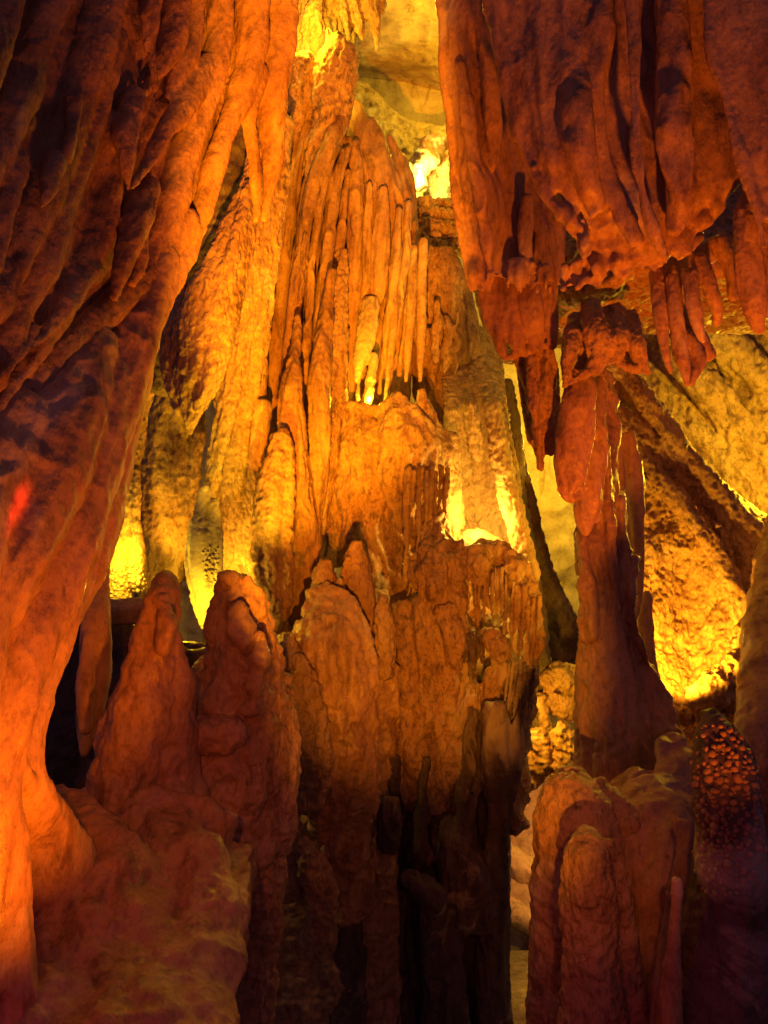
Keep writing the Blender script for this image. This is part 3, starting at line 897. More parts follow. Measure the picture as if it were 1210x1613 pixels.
b = Build(4.5)
b.G([[(430, 930, .75), (500, 920, .7), (610, 930, .75)], [(420, 1000, .32), (500, 1000, .3), (610, 1000, .36)], [(420, 1100, .22), (520, 1100, .2), (630, 1100, .3)], [(420, 1260, .24), (520, 1260, .24), (620, 1260, .34)], [(420, 1760, .3), (540, 1760, .3), (640, 1760, .35)]], thick=.3)
for pts in [
    [(500, 940, 22, .1), (516, 1000, 44), (530, 1070, 56), (542, 1140, 54), (548, 1210, 50), (550, 1300, 44, .1), (550, 1420, 44, .2)],
    [(480, 990, 20), (492, 1080, 30), (510, 1160, 34), (520, 1300, 34, .1)],
    [(512, 925, 12, .1), (540, 960, 26, .06), (568, 1030, 26, .02), (576, 1100, 20)],
]:
    b.S(pts, rd=.6)
make("flowstone_bulge", b, M_SMOOTH, vox=2.4, smooth=3, disp=[('n', 60, 8), ('f', 30, 5, .14), ('r', 36, 4), ('p', 10, 2.4), ('n', 10, 2), ('n', 5, .9)],
     label="smooth rounded orange flowstone bulge in the lower centre", cat="flowstone")

b = Build(4.42)
for pts in [
    [(450, 1010, 18), (456, 1060, 30), (476, 1110, 36), (490, 1170, 34), (496, 1230, 28), (480, 1260, 26)],
    [(470, 1040, 12, -.05), (490, 1090, 16, -.06), (505, 1150, 16, -.06), (512, 1210, 14, -.04)],
    [(440, 1160, 20), (446, 1230, 24), (452, 1300, 22), (456, 1400, 26)],
    [(475, 1330, 16, -.05), (495, 1370, 26, -.06), (508, 1420, 24, -.05), (500, 1490, 26)],
]:
    b.S(pts, rd=.8)
make("flowstone_bulge", b, M_GRAIN, vox=2.3, smooth=2, disp=[('n', 40, 7), ('b', 15, 5.5), ('r', 18, 4), ('n', 5, 1.6)],
     label="grainy knobbly flowstone lobe left of the smooth rounded bulge", cat="flowstone")

for pts, lab in [
    ([(470, 985, 7), (470, 1005, 12), (472, 1050, 15), (476, 1100, 16)], "knobby little stalagmite low on the left flank of the smooth rounded bulge"),
    ([(603, 940, 7), (604, 965, 14), (606, 1010, 17), (606, 1060, 16)], "small rounded stalagmite between the white tipped one and the drip fringe"),
    ([(536, 915, 5), (536, 935, 10), (537, 980, 12), (540, 1030, 14)], "thin stalagmite squeezed between the stubby one and the white tipped one"),
]:
    b = Build(4.66).S(pts, rd=.9)
    make("stalagmite", b, M_GRAIN, vox=2.0, smooth=2, disp=[('n', 24, 5), ('b', 12, 3), ('r', 18, 2.4), ('n', 5, 1.3)], label=lab, cat="stalagmite")

# ---------------- right part of the massif
b = Build(6.3)
for pts in [
    [(690, 415, 36), (692, 450, 46), (700, 520, 54), (715, 610, 60), (730, 700, 60, .05), (740, 780, 50, .2), (760, 900, 60, .1)],
    [(722, 460, 12), (738, 540, 16, -.02), (758, 605, 19), (764, 680, 18), (776, 760, 20), (800, 840, 22), (815, 920, 24)],
    [(662, 410, 20), (664, 450, 26), (668, 540, 22), (672, 620, 18)],
]:
    b.S(pts, rd=.7)
b.F([(655, 470), (655, 530), (652, 600)], [(720, 470), (722, 530), (720, 600)], 5, 7, seed=31, dd=-.28, start=(0, .3), end=(.5, 1))
make("rock_buttress", b, M_PIT, vox=2.5, smooth=2, disp=[('n', 50, 7, .6), ('r', 30, 4, .5), ('n', 6, 1.8)],
     label="orange rock buttress below the rough crusted rock, right of the flutes", cat="rock wall")

b = Build(6.9)
b.G([[(640, 318, .2), (740, 312, .2)], [(645, 350, -.05), (740, 345, -.05)], [(640, 400, -.1), (740, 400, -.1)]], thick=.4, nx=10, ny=10)
for y, e in ((324, 0), (340, -.06), (358, -.12), (374, -.14), (388, -.2)):
    b.S([(640, y + 4, 9, e), (670, y - 2, 11, e - .05), (700, y + 1, 10, e - .03), (735, y - 3, 9, e)])
make("crusted_rock", b, M_PIT, vox=1.8, smooth=1, disp=[('n', 30, 6), ('r', 16, 8), ('p', 10, 5), ('n', 5, 1.5)],
     label="rough crusted yellow rock under the brightest lamp glow near the top", cat="rock")
b = Build(7.9)
b.G([[(520, 100, .3), (580, 140, .2), (640, 190, .15), (720, 205, .2)], [(520, 150, .0), (580, 185, -.02), (640, 232, -.05), (720, 240, .1)], [(530, 240, -.1), (590, 260, -.1), (640, 290, -.1), (720, 330, .0)]], thick=.4, nx=16, ny=16)
b.S([(705, 203, 12, -.2), (680, 232, 18, -.25), (660, 268, 22, -.25), (650, 310, 16, -.2)]); b.S([(716, 216, 12, -.05), (706, 260, 16, -.1), (700, 310, 14, -.1)])
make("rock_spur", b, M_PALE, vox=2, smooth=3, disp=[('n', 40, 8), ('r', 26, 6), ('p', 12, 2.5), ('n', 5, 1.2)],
     label="pale sloping rock spur washed out white by the brightest lamp", cat="rock")

b = Build(4.95)
for pts in [
    [(660, 905, 22, .1), (700, 878, 26, .02), (745, 888, 28), (780, 872, 22, .02), (815, 908, 24, .02), (834, 940, 16, .02)],
    [(712, 862, 10, .05), (716, 880, 18, -.04), (718, 900, 14, -.06)], [(800, 872, 9, .0), (806, 892, 17, -.06), (808, 915, 10, -.06)], [(748, 872, 14, -.06), (754, 892, 18, -.1), (752, 915, 10, -.08)],
    [(684, 800, 16, .22), (690, 850, 22, .12), (686, 900, 26, -.04), (680, 940, 18, -.08)], [(838, 960, 12, -.04), (846, 990, 15, -.05), (844, 1030, 11, -.04)],
    [(690, 890, 24, .1), (696, 940, 38), (692, 1000, 46), (690, 1080, 50), (688, 1150, 46), (684, 1230, 44), (684, 1320, 50, .1)],
    [(838, 940, 12), (840, 1000, 13), (832, 1070, 14), (822, 1130, 16), (812, 1200, 18), (806, 1300, 20)],
    [(642, 960, 20, .1), (640, 1030, 30), (648, 1100, 40), (652, 1170, 42), (650, 1260, 44, .1)],
    [(762, 1002, 10, -.06), (778, 1008, 17, -.14), (786, 1022, 15, -.14), (782, 1050, 14, -.06), (772, 1090, 18, .0), (752, 1130, 24)],
    [(740, 1080, 20, -.02), (732, 1120, 26, -.06), (722, 1170, 26, -.05), (714, 1220, 22)],
    [(606, 1030, 14, -.1), (614, 1056, 19, -.14), (618, 1080, 12, -.12)],
    [(700, 960, 16, -.12), (712, 1000, 18, -.14), (716, 1040, 14, -.12)],
    [(770, 900, 40, .42), (775, 960, 50, .42), (770, 1040, 50, .4), (760, 1140, 50, .35)],
    [(806, 990, 20, .18), (800, 1080, 26, .15), (790, 1180, 26, .1), (784, 1280, 26, .1)],
]:
    b.S(pts, rd=.75)
body = make("flowstone_mass", b, M_PIT, vox=2.2, smooth=2, disp=[('n', 45, 11), ('f', 24, 6, .14), ('r', 36, 7, .5), ('p', 13, 4.5), ('n', 7, 1.5)],
     label="big orange flowstone mass with a fringe of drips below the bright alcove", cat="flowstone")
drips(body, row(742, 900, 800, 905, 10, 85, 4.4, 8), M_RIBBED, 4.86)
drips(body, row(795, 915, 852, 950, 11, 120, 4.2, 9, lean=-6, skip=.05), M_RIBBED, 4.84)
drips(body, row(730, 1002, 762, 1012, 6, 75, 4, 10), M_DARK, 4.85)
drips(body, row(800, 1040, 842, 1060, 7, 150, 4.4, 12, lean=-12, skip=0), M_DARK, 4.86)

b = Build(5.5)
b.G([[(690, 520, 1.0), (750, 510, 1.0), (790, 560, .9)], [(700, 640, .35), (760, 630, .35), (800, 660, .25)], [(705, 740, .35), (760, 740, .35), (815, 740, .2)], [(710, 860, .2), (760, 860, .2), (830, 860, .1)]], thick=.3, nx=12, ny=12)
b.S([(775, 640, 14, -.1), (792, 740, 16, -.15), (815, 830, 18, -.2), (835, 910, 16, -.25)]); b.S([(740, 640, 12), (752, 720, 12, .1)]); b.S([(708, 690, 14, .05), (716, 760, 12, .05), (722, 830, 10, .05)]); b.S([(790, 700, 14, .1), (800, 770, 14, .05), (815, 850, 14, .05)])
b.S([(700, 870, 18, -.1), (740, 852, 18, -.1), (775, 862, 18, -.1), (810, 890, 18, -.1)])
make("lamp_alcove", b, M_GRAIN, vox=2.2, smooth=2, disp=[('n', 30, 5), ('b', 10, 4.5), ('n', 5, 1.5)],
     label="small rock alcove lit brilliant yellow by a hidden lamp, right of the speckled ledge", cat="rock alcove")

# unlit base under the massif; its shade is also put into the colour
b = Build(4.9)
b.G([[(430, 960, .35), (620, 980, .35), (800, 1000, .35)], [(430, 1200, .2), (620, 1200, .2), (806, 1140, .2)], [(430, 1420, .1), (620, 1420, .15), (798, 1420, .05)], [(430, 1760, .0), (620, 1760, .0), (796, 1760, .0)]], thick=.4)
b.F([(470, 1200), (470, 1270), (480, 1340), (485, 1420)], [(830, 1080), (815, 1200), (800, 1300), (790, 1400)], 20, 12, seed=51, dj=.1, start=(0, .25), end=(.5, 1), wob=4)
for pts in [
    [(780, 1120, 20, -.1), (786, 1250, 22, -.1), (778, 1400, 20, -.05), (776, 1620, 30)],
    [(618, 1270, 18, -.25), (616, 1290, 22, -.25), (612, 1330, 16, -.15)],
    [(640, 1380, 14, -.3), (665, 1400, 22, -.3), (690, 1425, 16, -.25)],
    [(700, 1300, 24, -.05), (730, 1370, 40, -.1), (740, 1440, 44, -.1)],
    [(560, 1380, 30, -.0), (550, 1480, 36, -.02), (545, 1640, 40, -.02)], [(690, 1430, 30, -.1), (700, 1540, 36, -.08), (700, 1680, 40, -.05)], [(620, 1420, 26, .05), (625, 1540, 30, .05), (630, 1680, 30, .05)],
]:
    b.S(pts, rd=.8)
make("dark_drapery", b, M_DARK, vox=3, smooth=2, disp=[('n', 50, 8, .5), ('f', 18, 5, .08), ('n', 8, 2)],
     label="unlit purple black drapery hanging under the flowstone at the bottom centre", cat="drapery")

# ================================================================== right hanging curtain
def ragged(b, line, n, r, seed, dd):
    """uneven points and steps along the lower edge of a hanging sheet"""
    rg = random.Random(seed)
    L_ = catmull(line, 60)
    for k in range(n):
        x, y = L_[int(rg.uniform(0, 59))]
        rr, l = r * rg.uniform(.45, 1.3), rg.uniform(4, 24)
        b.S([(x + rg.uniform(-3, 3), y - 30, rr * .8, dd), (x, y - 6, rr, dd + rg.uniform(-.03, .03)), (x + rg.uniform(-3, 3), y + l * .6, rr * .7, dd), (x + rg.uniform(-4, 4), y + l, rr * .25, dd)], rd=.7)


dC = lambda x, y: 2.75 - 0.0004 * (max(690, min(x, 1500)) - 690)
b = Build(lambda x, y: dC(x, y) + .25)
b.G([[(700, -260), (745, -260, -.06), (790, -260, .02), (835, -260, .1)], [(696, 0), (740, 0, -.06), (775, 0, .02), (830, 0, .12)], [(706, 150), (745, 150, -.05), (790, 150, .04), (840, 150, .14)],
     [(722, 300), (750, 300, -.04), (800, 300, .06), (880, 300, .16)], [(740, 436), (775, 436, .0), (820, 438, .05), (890, 448, .12)]], thick=.14, nx=24)
for pts in [
    [(700, -200, 10), (698, 0, 9), (708, 150, 9), (720, 300, 8), (738, 432, 8)],
    [(725, 100, 10, -.08), (740, 200, 10, -.08), (758, 320, 10, -.06), (772, 430, 8, -.02)],
    [(760, -100, 14, -.05), (768, 60, 14, -.06), (776, 180, 12, -.04), (782, 260, 8, .0)],
    [(832, 310, 9, .03), (828, 380, 10, .02), (832, 440, 8, .02)],
]:
    b.S(pts, rd=.8)
ragged(b, [(742, 440), (790, 440), (840, 444), (886, 452)], 22, 9, 1, .0)
leaf = make("hanging_curtain", b, M_SMOOTH, vox=2.8, smooth=3, flow=(.12, 1), disp=[('n', 60, 7, .4), ('f', 26, 4, .06), ('r', 30, 1.6, .3), ('n', 7, .7)],
     label="thin dark red curtain leaf whose straight left edge borders the pale ceiling", cat="drapery")

b = Build(lambda x, y: dC(x, y) - .16)
b.G([[(770, -260), (900, -260, -.05), (1010, -260, .03), (1180, -260, .1)], [(775, 0), (900, 0, -.05), (990, 0, .03), (1180, 0, .1)], [(808, 150), (900, 150, -.05), (1000, 150, .04), (1190, 150, .1)],
     [(830, 240), (900, 260, -.04), (1010, 260, .04), (1165, 285, .08)], [(905, 360, .05), (930, 350, .04), (1030, 350, .04), (1100, 340, .1)], [(935, 420, .12), (970, 420, .1), (1040, 408, .08), (1090, 378, .1)]], thick=.16, nx=24)
for pts in [
    [(770, -150, 16), (784, 40, 16), (804, 130, 15), (812, 190, 12), (817, 218, 6)],
    [(817, 200, 8), (836, 260, 10), (862, 310, 9), (895, 345, 8), (914, 362, 5)],
    [(845, -150, 18), (850, 60, 17, -.02), (858, 160, 14, -.02), (868, 250, 14), (872, 300, 10)],
    [(885, -150, 16), (888, 60, 15), (884, 140, 12), (872, 200, 9)],
    [(912, 110, 14, -.03), (910, 180, 24, -.05), (914, 240, 26, -.05), (925, 290, 18, -.03), (940, 330, 12)],
    [(950, -150, 18), (944, 60, 20, -.02), (938, 160, 18, -.02), (950, 250, 16), (968, 320, 12)],
    [(994, -150, 10, -.06), (998, 60, 10, -.08), (1000, 180, 10, -.09), (1006, 270, 9, -.09), (1024, 345, 8, -.08), (1048, 408, 5, -.05)],
    [(1050, -150, 24), (1060, 80, 26, -.02), (1062, 200, 30, -.03), (1070, 300, 24, -.02), (1066, 360, 14)],
    [(960, 290, 14), (980, 340, 14), (1000, 380, 12)],
]:
    b.S(pts, rd=.75)
ragged(b, [(884, 452), (940, 430), (1000, 412), (1046, 402), (1092, 372), (1140, 310)], 30, 12, 2, .1)
ragged(b, [(836, 262), (862, 312), (898, 350), (930, 402)], 12, 7, 3, .02)
fold = make("hanging_curtain", b, M_SMOOTH, vox=2.8, smooth=3, flow=(.1, 1), disp=[('n', 60, 9, .5), ('f', 28, 4, .08), ('r', 32, 1.8, .3), ('n', 7, .7)],
     label="wide dark red folded curtain with a ragged lower left edge over the black hollow", cat="drapery")

b = Build(lambda x, y: dC(x, y) - .3)
b.G([[(1110, -260), (1200, -260), (1500, -260)], [(1115, 0), (1200, 0, -.02), (1500, 0)], [(1150, 180), (1220, 180, -.02), (1500, 180)], [(1170, 260), (1240, 300), (1500, 300)], [(1196, 340), (1260, 360), (1500, 360)]], thick=.2, nx=24)
for pts in [
    [(1112, -150, 10), (1120, 60, 10), (1140, 150, 9), (1160, 220, 9), (1182, 290, 8), (1204, 390, 6)],
    [(1180, -150, 20), (1186, 80, 20), (1200, 180, 20), (1230, 300, 20)],
    [(1260, -150, 30), (1260, 80, 30), (1270, 200, 30), (1290, 350, 30)],
]:
    b.S(pts, rd=.8)
make("hanging_curtain", b, M_SMOOTH, vox=3.2, smooth=4, flow=(.15, 1), disp=[('n', 70, 7, .5), ('f', 34, 3, .1), ('n', 8, 1)],
     label="near purple red curtain with one sharp slanting edge at the top right corner", cat="drapery")

drips(leaf, [[(845, 448, 3), (846, 460, 1.6)], [(866, 452, 3), (866, 464, 1.5)], [(800, 442, 3), (801, 452, 1.6)], [(826, 446, 3.4), (827, 455, 1.8)]], M_SMOOTH, 2.95)
drips(fold, [[(914, 356, 5), (917, 368, 1.8)], [(985, 345, 4), (986, 354, 1.6)], [(1046, 400, 6), (1049, 414, 2)]], M_SMOOTH, 2.5)
# roof of the right hand grotto, behind the curtains
b = Build(3.5)
b.G([[(740, 300, .3), (900, 300, .2), (1100, 280, .1), (1500, 280)], [(750, 440, .05), (900, 450, -.35), (1060, 410, -.5), (1500, 420, -.4)], [(770, 520, .1), (900, 500, -.1), (1060, 480, -.1), (1500, 500)], [(800, 570, .3), (900, 540, .2), (1060, 520, .2), (1500, 540, .3)]], thick=.35, nx=24)
make("grotto_roof", b, M_PIT, vox=3, smooth=2, disp=[('n', 40, 10), ('r', 26, 6), ('n', 7, 2)],
     label="rough underside of rock between the red curtains and the second tier of drips", cat="rock roof")

# second tier
def tier(name, d, limbs, label, cat, mat=M_SMOOTH, rd=.7, disp=None, vox=2.4, smooth=3, flow=(.05, 1), group=None):
    b = Build(d)
    for l in limbs:
        b.S(l, rd=rd)
    return make(name, b, mat, vox=vox, smooth=smooth, flow=flow, disp=disp or [('n', 40, 5, .5), ('f', 22, 3, .12), ('n', 7, 1.2)], label=label, cat=cat, group=group)


tier("drapery", 3.05, [
    [(765, 400, 16), (768, 460, 16), (782, 520, 14), (790, 556, 8), (796, 568, 4)], [(795, 400, 18), (800, 480, 20), (812, 530, 16), (818, 552, 8)],
    [(830, 420, 18), (836, 490, 20, -.02), (842, 530, 16), (846, 550, 8)], [(860, 420, 14), (866, 490, 16), (870, 535, 9), (874, 546, 4)],
    [(792, 566, 5), (830, 552, 8, .02), (872, 543, 6)]],
    "dark squarish drapery tier with a bright yellow lip, below the leaf edged curtain", "drapery", rd=.6)
tier("stalactite", 3.15, [
    [(822, 520, 16), (834, 590, 20), (843, 650, 19), (849, 700, 14), (850, 737, 6)], [(848, 530, 20), (858, 600, 22), (864, 660, 18), (868, 710, 10)],
    [(836, 560, 8, -.08), (842, 640, 9, -.09), (848, 700, 7, -.06)]],
    "ribbed brown stalactite with a beaded tip, leftmost of the second tier", "stalactite", mat=M_GRAIN, disp=[('n', 40, 5, .5), ('f', 16, 3.5, .12), ('m', 9, 4), ('n', 6, 1.4)])
tier("stalactite", 3.05, [
    [(900, 540, 18, .1), (912, 610, 26), (904, 680, 26), (896, 740, 24), (892, 776, 14), (905, 788, 6)], [(926, 600, 12), (922, 680, 14), (914, 750, 10), (908, 785, 6)],
    [(878, 770, 6), (892, 786, 6), (906, 786, 5)]],
    "smooth flat brown leaf shaped stalactite with a square cut tip", "stalactite", rd=.45)
tier("stalactite", 3.2, [
    [(945, 600, 12, .05), (938, 680, 18), (930, 760, 22), (922, 810, 18), (922, 838, 8)], [(952, 690, 7), (946, 760, 8), (938, 820, 6)]],
    "smooth slender brown stalactite behind the square tipped leaf", "stalactite", rd=.6)
tier("drapery", 2.95, [
    [(930, 480, 16, .1), (938, 520, 20), (942, 560, 16), (934, 585, 10)], [(965, 490, 18, .1), (972, 530, 18), (972, 560, 12)], [(990, 500, 16, .1), (1000, 540, 16), (1012, 570, 10), (1020, 584, 6)],
    [(905, 500, 12, .1), (900, 540, 14), (894, 580, 10), (890, 608, 5)], [(893, 606, 5), (915, 592, 7), (940, 578, 7), (965, 570, 6)], [(965, 566, 6), (990, 580, 6), (1022, 586, 5)],
    [(945, 572, 6), (950, 592, 5), (955, 602, 3)], [(908, 530, 14, .06), (915, 560, 16, .06), (914, 584, 8, .05)], [(985, 530, 16, .06), (992, 555, 14, .06), (1000, 572, 8, .05)]],
    "crown of granular brown drips over the black gap in the right grotto", "drapery", mat=M_GRAIN, disp=[('n', 30, 5), ('b', 9, 3.5), ('n', 5, 1.4)], rd=.8)
cluster = tier("stalactite_cluster", 2.62, [
    [(1040, 440, 18, .1), (1070, 420, 22, .1), (1110, 400, 20, .1), (1140, 380, 16, .1)], [(1050, 470, 16, .12), (1080, 520, 20, .12), (1086, 560, 16, .1)],
    [(1088, 390, 8, -.05), (1092, 380, 10, -.05), (1105, 372, 8, -.05)]],
    "bunch of finger like stalactites with a V shaped tip at the right", "stalactite", rd=.9, disp=[('n', 26, 4, .5), ('m', 9, 3), ('n', 6, 1.1)])
for pts in [
    [(1035, 430, 14, .05), (1040, 490, 12), (1046, 540, 9), (1056, 588, 4)], [(1062, 440, 13), (1066, 500, 12, -.02), (1074, 560, 12), (1082, 606, 4)],
    [(1085, 430, 13, -.04), (1092, 480, 12, -.06), (1102, 520, 9, -.06), (1108, 538, 5, -.06)], [(1100, 410, 12, -.02), (1118, 450, 12, -.04), (1130, 490, 9, -.03), (1128, 512, 5)],
    [(1078, 530, 14, .04), (1098, 565, 14, .04), (1086, 604, 6, .02)], [(1100, 530, 14, .06), (1118, 560, 10, .06)],
    [(1130, 380, 14, .02), (1150, 420, 12, .02), (1154, 470, 7, .02)]]:
    make("finger", Build(2.62).S(pts, rd=.9), M_SMOOTH, vox=2.2, smooth=2, disp=[('n', 26, 3, .5), ('f', 12, 1.5, .1), ('n', 6, 1.0)], parent=cluster)
tier("stalactite", 2.45, [
    [(1190, 290, 16, .05), (1178, 350, 22), (1180, 420, 24), (1190, 480, 20), (1198, 520, 10)], [(1215, 320, 18), (1215, 400, 22), (1212, 490, 14)]],
    "thick rounded stalactite at the right edge beside the finger like bunch", "stalactite", rd=.9)

# ================================================================== right grotto wall
b = Build(5.6)
b.G([[(900, 420, .3), (1050, 440, .2), (1200, 400), (1600, 380, -.6)], [(900, 640, .3), (1050, 560, .2), (1200, 520), (1600, 500, -.6)], [(960, 800, .3), (1080, 700, .1), (1210, 680, -.1), (1600, 680, -.8)], [(1000, 1000, .3), (1100, 880, .1), (1210, 840, -.2), (1600, 840, -1)]], thick=.4, nx=24)
for pts in [[(1060, 540, 20), (1120, 620, 26), (1180, 700, 30), (1230, 760, 30)], [(1130, 530, 24), (1190, 590, 30), (1260, 660, 30)]]:
    b.S(pts, rd=.7)
make("grotto_wall", b, M_PIT, vox=2.6, smooth=1, flow=(.7, 1), disp=[('n', 60, 16, .4), ('r', 34, 10, .4), ('p', 13, 6), ('n', 6, 2)],
     label="rough yellow lit rock wall sloping away at the far right", cat="rock wall")

b = Build(4.5)
b.G([[(950, 565, .0), (1010, 600, .05), (1060, 660, .1)], [(960, 660, .0), (1050, 730, .05), (1130, 760, .05)], [(985, 740, .05), (1080, 780, .0), (1230, 830, -.1)], [(1040, 780, .05), (1150, 850, -.05), (1300, 930, -.25)], [(1120, 850, .0), (1190, 950, -.1), (1340, 1050, -.35)]], thick=.3, nx=24)
for pts in [
    [(940, 568, 14), (985, 590, 17, -.05), (1030, 650, 18, -.08), (1080, 720, 18, -.1), (1130, 775, 20, -.12), (1180, 840, 24, -.15), (1230, 900, 30, -.2)],
    [(955, 640, 20, -.02), (1010, 690, 24, -.05), (1070, 740, 24, -.06), (1130, 810, 26, -.1), (1190, 900, 30, -.15)],
    [(1005, 700, 12, -.06), (1040, 755, 14, -.12), (1078, 800, 15, -.16), (1116, 850, 16, -.2), (1146, 905, 17, -.24), (1168, 965, 18, -.28), (1184, 1035, 19, -.3), (1186, 1110, 24, -.35)],
    [(1170, 900, 40, -.1), (1200, 980, 40, -.2), (1215, 1080, 40, -.25), (1215, 1200, 40, -.3)],
]:
    b.S(pts, rd=.75)
make("rock_buttress", b, M_PIT, vox=2.4, smooth=1, flow=(.7, 1), disp=[('n', 45, 8, .5), ('r', 26, 5, .4), ('p', 9, 4), ('n', 6, 2)],
     label="sloping pitted orange rock rib crossing the right grotto to the right edge", cat="rock wall")

b = Build(4.3)
b.G([[(980, 740, .1), (1060, 760, .15), (1130, 830, .0)], [(1000, 860, .1), (1080, 860, .2), (1160, 900, .0)], [(1010, 1000, .05), (1090, 1000, .15), (1180, 1000, -.1)], [(1030, 1110, -.1), (1090, 1100, -.05), (1160, 1090, -.2)], [(1030, 1180, -.3), (1090, 1180, -.3), (1180, 1180, -.35)]], thick=.3, nx=18)
b.S([(1100, 1110, 20, -.2), (1130, 1080, 26, -.2), (1165, 1040, 22, -.2), (1180, 990, 14, -.15)])
make("lamp_alcove", b, M_PIT, vox=2.0, smooth=1, disp=[('n', 60, 14), ('r', 40, 8, .6), ('r', 15, 4), ('p', 12, 3), ('n', 5, 1.4)],
     label="pitted golden alcove with a glaring lamp glow at its foot in the right grotto", cat="rock alcove")

# ================================================================== right column and stalagmites
b = Build(3.5)
for pts in [
    [(948, 600, 22, .08), (946, 660, 28, .04), (945, 720, 28), (940, 800, 30), (938, 880, 28), (945, 950, 30), (950, 1010, 34), (955, 1080, 46), (965, 1160, 56), (975, 1260, 66), (985, 1400, 80)],
    [(975, 790, 10), (978, 880, 16), (984, 960, 16), (998, 1030, 22), (1015, 1100, 36), (1030, 1180, 48), (1035, 1280, 56), (1035, 1420, 60)],
    [(925, 840, 12, -.04), (926, 920, 12, -.06), (930, 1000, 14, -.06)],
    [(1000, 880, 5, -.03), (996, 950, 6, -.04), (1010, 1020, 6, -.05), (1040, 1085, 7, -.05)],
    [(955, 700, 7, -.05), (958, 790, 8, -.06), (964, 880, 8, -.06), (972, 960, 8, -.05)],
]:
    b.S(pts, rd=.8)
make("column", b, M_SMOOTH, vox=2.6, smooth=3, flow=(.08, 1), disp=[('n', 55, 9, .5), ('f', 22, 5, .1), ('r', 40, 6, .5), ('p', 14, 2.5), ('n', 7, 1.5)],
     label="large waisted dark orange column flaring into a wide base, right of the far passage", cat="column")
tier("stalactite", 3.75, [
    [(985, 690, 18, .0), (998, 740, 18), (1000, 800, 14), (1000, 860, 14), (1006, 930, 10), (996, 985, 4)], [(975, 700, 8, -.04), (978, 770, 6, -.04)]],
    "rust brown leaf shaped stalactite between the waisted column and the golden alcove", "stalactite", rd=.5)
tier("stalagmite", 3.85, [
    [(1020, 935, 5), (1018, 990, 11), (1020, 1050, 16), (1030, 1110, 18)]],
    "slim pointed orange stalagmite at the left rim of the golden alcove", "stalagmite", rd=.6)

b = Build(2.95)
for pts in [
    [(900, 1222, 26, .1), (903, 1260, 56, .03), (912, 1320, 72), (917, 1400, 80), (918, 1500, 84), (922, 1700, 95)],
    [(940, 1240, 20, .05), (975, 1290, 30), (1000, 1350, 30), (1010, 1430, 34), (1020, 1520, 36), (1030, 1700, 40)],
]:
    b.S(pts, rd=.75)
make("stalagmite", b, M_PIT, vox=2.8, smooth=3, disp=[('n', 50, 8), ('r', 30, 4), ('m', 10, 3), ('n', 7, 1.5)],
     label="thick orange stalagmite with a dark crusted crown, right of the passage floor", cat="stalagmite")
b = Build(2.6)
for pts in [
    [(925, 1316, 20, .05), (925, 1350, 38), (928, 1420, 44), (932, 1500, 46), (938, 1620, 56), (940, 1800, 70)],
    [(960, 1330, 10, .0), (975, 1400, 18), (985, 1480, 20), (990, 1600, 30)],
]:
    b.S(pts, rd=.8)
make("stalagmite", b, M_GRAIN, vox=2.8, smooth=3, disp=[('n', 40, 7), ('r', 24, 4), ('n', 7, 1.5)],
     label="shorter orange and black mottled stalagmite in front of the dark crowned one", cat="stalagmite")

b = Build(2.75)
for pts in [
    [(1000, 1250, 50, .45), (1030, 1290, 80, .3), (1045, 1380, 90, .15), (1055, 1470, 95, .1), (1050, 1600, 100), (1040, 1800, 120)],
    [(1060, 1180, 30, .5), (1075, 1250, 40, .35), (1085, 1340, 40, .25)],
    [(1076, 1300, 16, .0), (1080, 1340, 14, -.04), (1072, 1400, 20, -.06), (1060, 1500, 26, -.1), (1040, 1620, 40, -.15)],
]:
    b.S(pts, rd=.75)
make("flowstone_mound", b, M_SMOOTH, vox=3, smooth=4, disp=[('n', 60, 8), ('f', 40, 4, .2), ('n', 8, 1.3)],
     label="sloping dim red flowstone mound between the two right hand stalagmite groups", cat="flowstone")
b = Build(2.42)
b.S([(1066, 1388, 9), (1066, 1410, 9.5), (1064, 1450, 9), (1058, 1540, 16), (1050, 1700, 30)], rd=.9)
make("stalagmite", b, M_SMOOTH, vox=2.2, smooth=3, disp=[('n', 24, 2.5), ('n', 7, .8)],
     label="tiny thumb sized stalagmite stub on the dim red mound at lower right", cat="stalagmite")

b = Build(2.5)
for pts in [
    [(1118, 1128, 14, .1), (1128, 1160, 36, .05), (1136, 1200, 48, .02), (1145, 1240, 52), (1150, 1330, 54), (1145, 1430, 60), (1130, 1560, 80), (1120, 1800, 110)],
    [(1165, 1190, 24, .02), (1178, 1270, 20), (1180, 1380, 26), (1180, 1500, 40), (1190, 1700, 60)],
]:
    b.S(pts, rd=.85)
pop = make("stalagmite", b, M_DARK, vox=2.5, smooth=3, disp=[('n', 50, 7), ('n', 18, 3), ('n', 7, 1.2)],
     label="stout dark stalagmite studded with popcorn knobs at the lower right", cat="stalagmite")
popcorn(pop, [(1085, 1140), (1140, 1120), (1200, 1180), (1215, 1330), (1170, 1420), (1090, 1400)], 230, 2.5, 8.5, 3, M_RIBBED)
b = Build(3.0)
for pts in [
    [(1230, 820, 24, 1.1), (1218, 900, 30, .9), (1204, 1000, 34, .6), (1202, 1080, 36, .35), (1196, 1160, 36, .1), (1215, 1260, 40), (1225, 1400, 50), (1230, 1700, 70)],
]:
    b.S(pts, rd=.8)
b.G([[(1220, 1050, .3), (1500, 1000, .0)], [(1225, 1300), (1500, 1300, -.2)], [(1230, 1750), (1500, 1750, -.3)]], thick=.4, nx=10, ny=16)
make("rock_buttress", b, M_SMOOTH, vox=3, smooth=3, disp=[('n', 50, 8), ('n', 9, 1.5)],
     label="orange red smooth rock rib along the right edge behind the popcorn stalagmite", cat="rock wall")

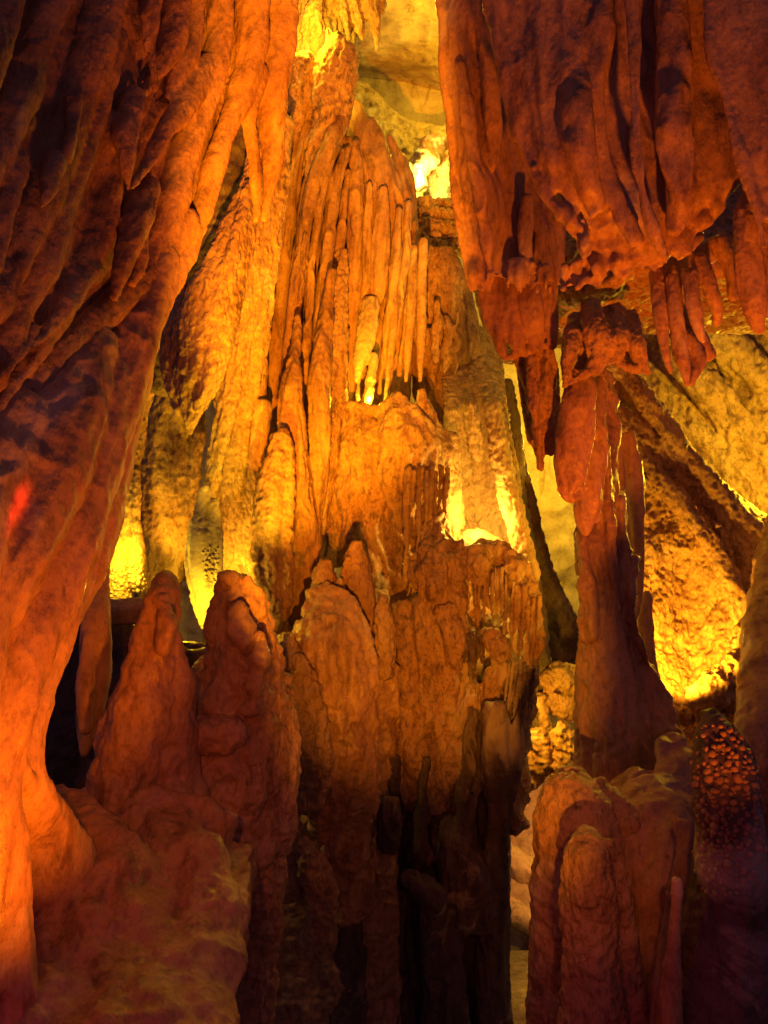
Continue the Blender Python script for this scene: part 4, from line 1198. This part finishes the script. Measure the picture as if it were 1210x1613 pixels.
# ================================================================== far passage
b = Build(6.6)  # shadowed rock, its shade put into the dark stone colour
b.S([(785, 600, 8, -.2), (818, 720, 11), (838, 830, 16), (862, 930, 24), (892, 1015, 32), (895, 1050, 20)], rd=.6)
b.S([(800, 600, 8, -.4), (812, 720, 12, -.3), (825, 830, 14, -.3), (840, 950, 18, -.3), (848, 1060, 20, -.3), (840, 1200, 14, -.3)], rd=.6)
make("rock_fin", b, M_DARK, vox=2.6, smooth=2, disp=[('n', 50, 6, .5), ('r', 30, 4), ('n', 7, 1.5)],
     label="unlit dark rock fin in front of the pale far wall, above the passage", cat="rock")

for k, (pts, lab) in enumerate([
    ([[(862, 1075, 16), (890, 1066, 22), (925, 1080, 22)], [(870, 1105, 18), (900, 1110, 26), (930, 1110, 22)], [(850, 1100, 8, -.05), (855, 1130, 10, -.05), (862, 1160, 8, -.05)]], "layered orange boulder at the top of the far passage"),
    ([[(845, 1160, 20, -.1), (850, 1200, 22, -.1), (830, 1230, 18, -.1)], [(820, 1180, 18), (815, 1230, 20), (812, 1260, 20)]], "rough dull orange boulder at the left of the far passage"),
    ([[(880, 1150, 14, -.1), (900, 1180, 22, -.12), (895, 1215, 26, -.1), (925, 1220, 24, -.1)], [(925, 1160, 18), (930, 1200, 24)]], "jagged bright yellow boulder beside the dark crusted crown"),
]):
    b = Build(6.2 - .1 * k)
    for p in pts: b.S(p, rd=.9)
    make("boulder", b, M_PIT, vox=2, smooth=1, disp=[('n', 26, 6), ('r', 20, 7), ('n', 5, 1.6)], label=lab, cat="boulder", group="boulders in the far passage")

b = Build(7.2)
b.G([[(760, 1180, .2), (840, 1180), (960, 1180, .2)], [(760, 1300, .1), (840, 1300), (960, 1300, .1)], [(760, 1400, -.2), (840, 1400, -.2), (960, 1400, -.2)], [(760, 1492, -.3), (840, 1492, -.3), (960, 1492, -.3)], [(760, 1560, -.2), (840, 1560, -.2), (960, 1560, -.2)]], thick=.4, nx=10, ny=20)
b.S([(780, 1330, 16, -.1), (830, 1370, 18, -.15), (880, 1400, 18, -.15)]); b.S([(780, 1420, 16, -.3), (830, 1450, 20, -.35), (870, 1470, 18, -.35)])
make("passage_wall", b, M_PALE, vox=2.6, smooth=2, disp=[('n', 60, 9), ('r', 40, 4), ('n', 7, 1.4)],
     label="pinkish orange smooth wall seen through the narrow passage gap", cat="rock wall")

# path through the passage: a real slab with a low edge
m = bpy.data.meshes.new("path")
pa, pb = P(770, 1497, 6.6), P(960, 1497, 6.6)
pts = [P(740, 1497, 6.7), P(960, 1497, 6.7), P(960, 1900, 3.9), P(740, 1900, 3.9)]
top = max(p[2] for p in pts[:2])
vs = [(p[0], p[1], top) for p in pts] + [(p[0], p[1], top - .3) for p in pts]
m.from_pydata(vs, [], [(3, 2, 1, 0), (4, 5, 6, 7), (0, 1, 5, 4), (1, 2, 6, 5), (2, 3, 7, 6), (3, 0, 4, 7)])
m.materials.append(M_PATH)
o = bpy.data.objects.new("path", m); o["kind"] = "structure"; C.objects.link(o)
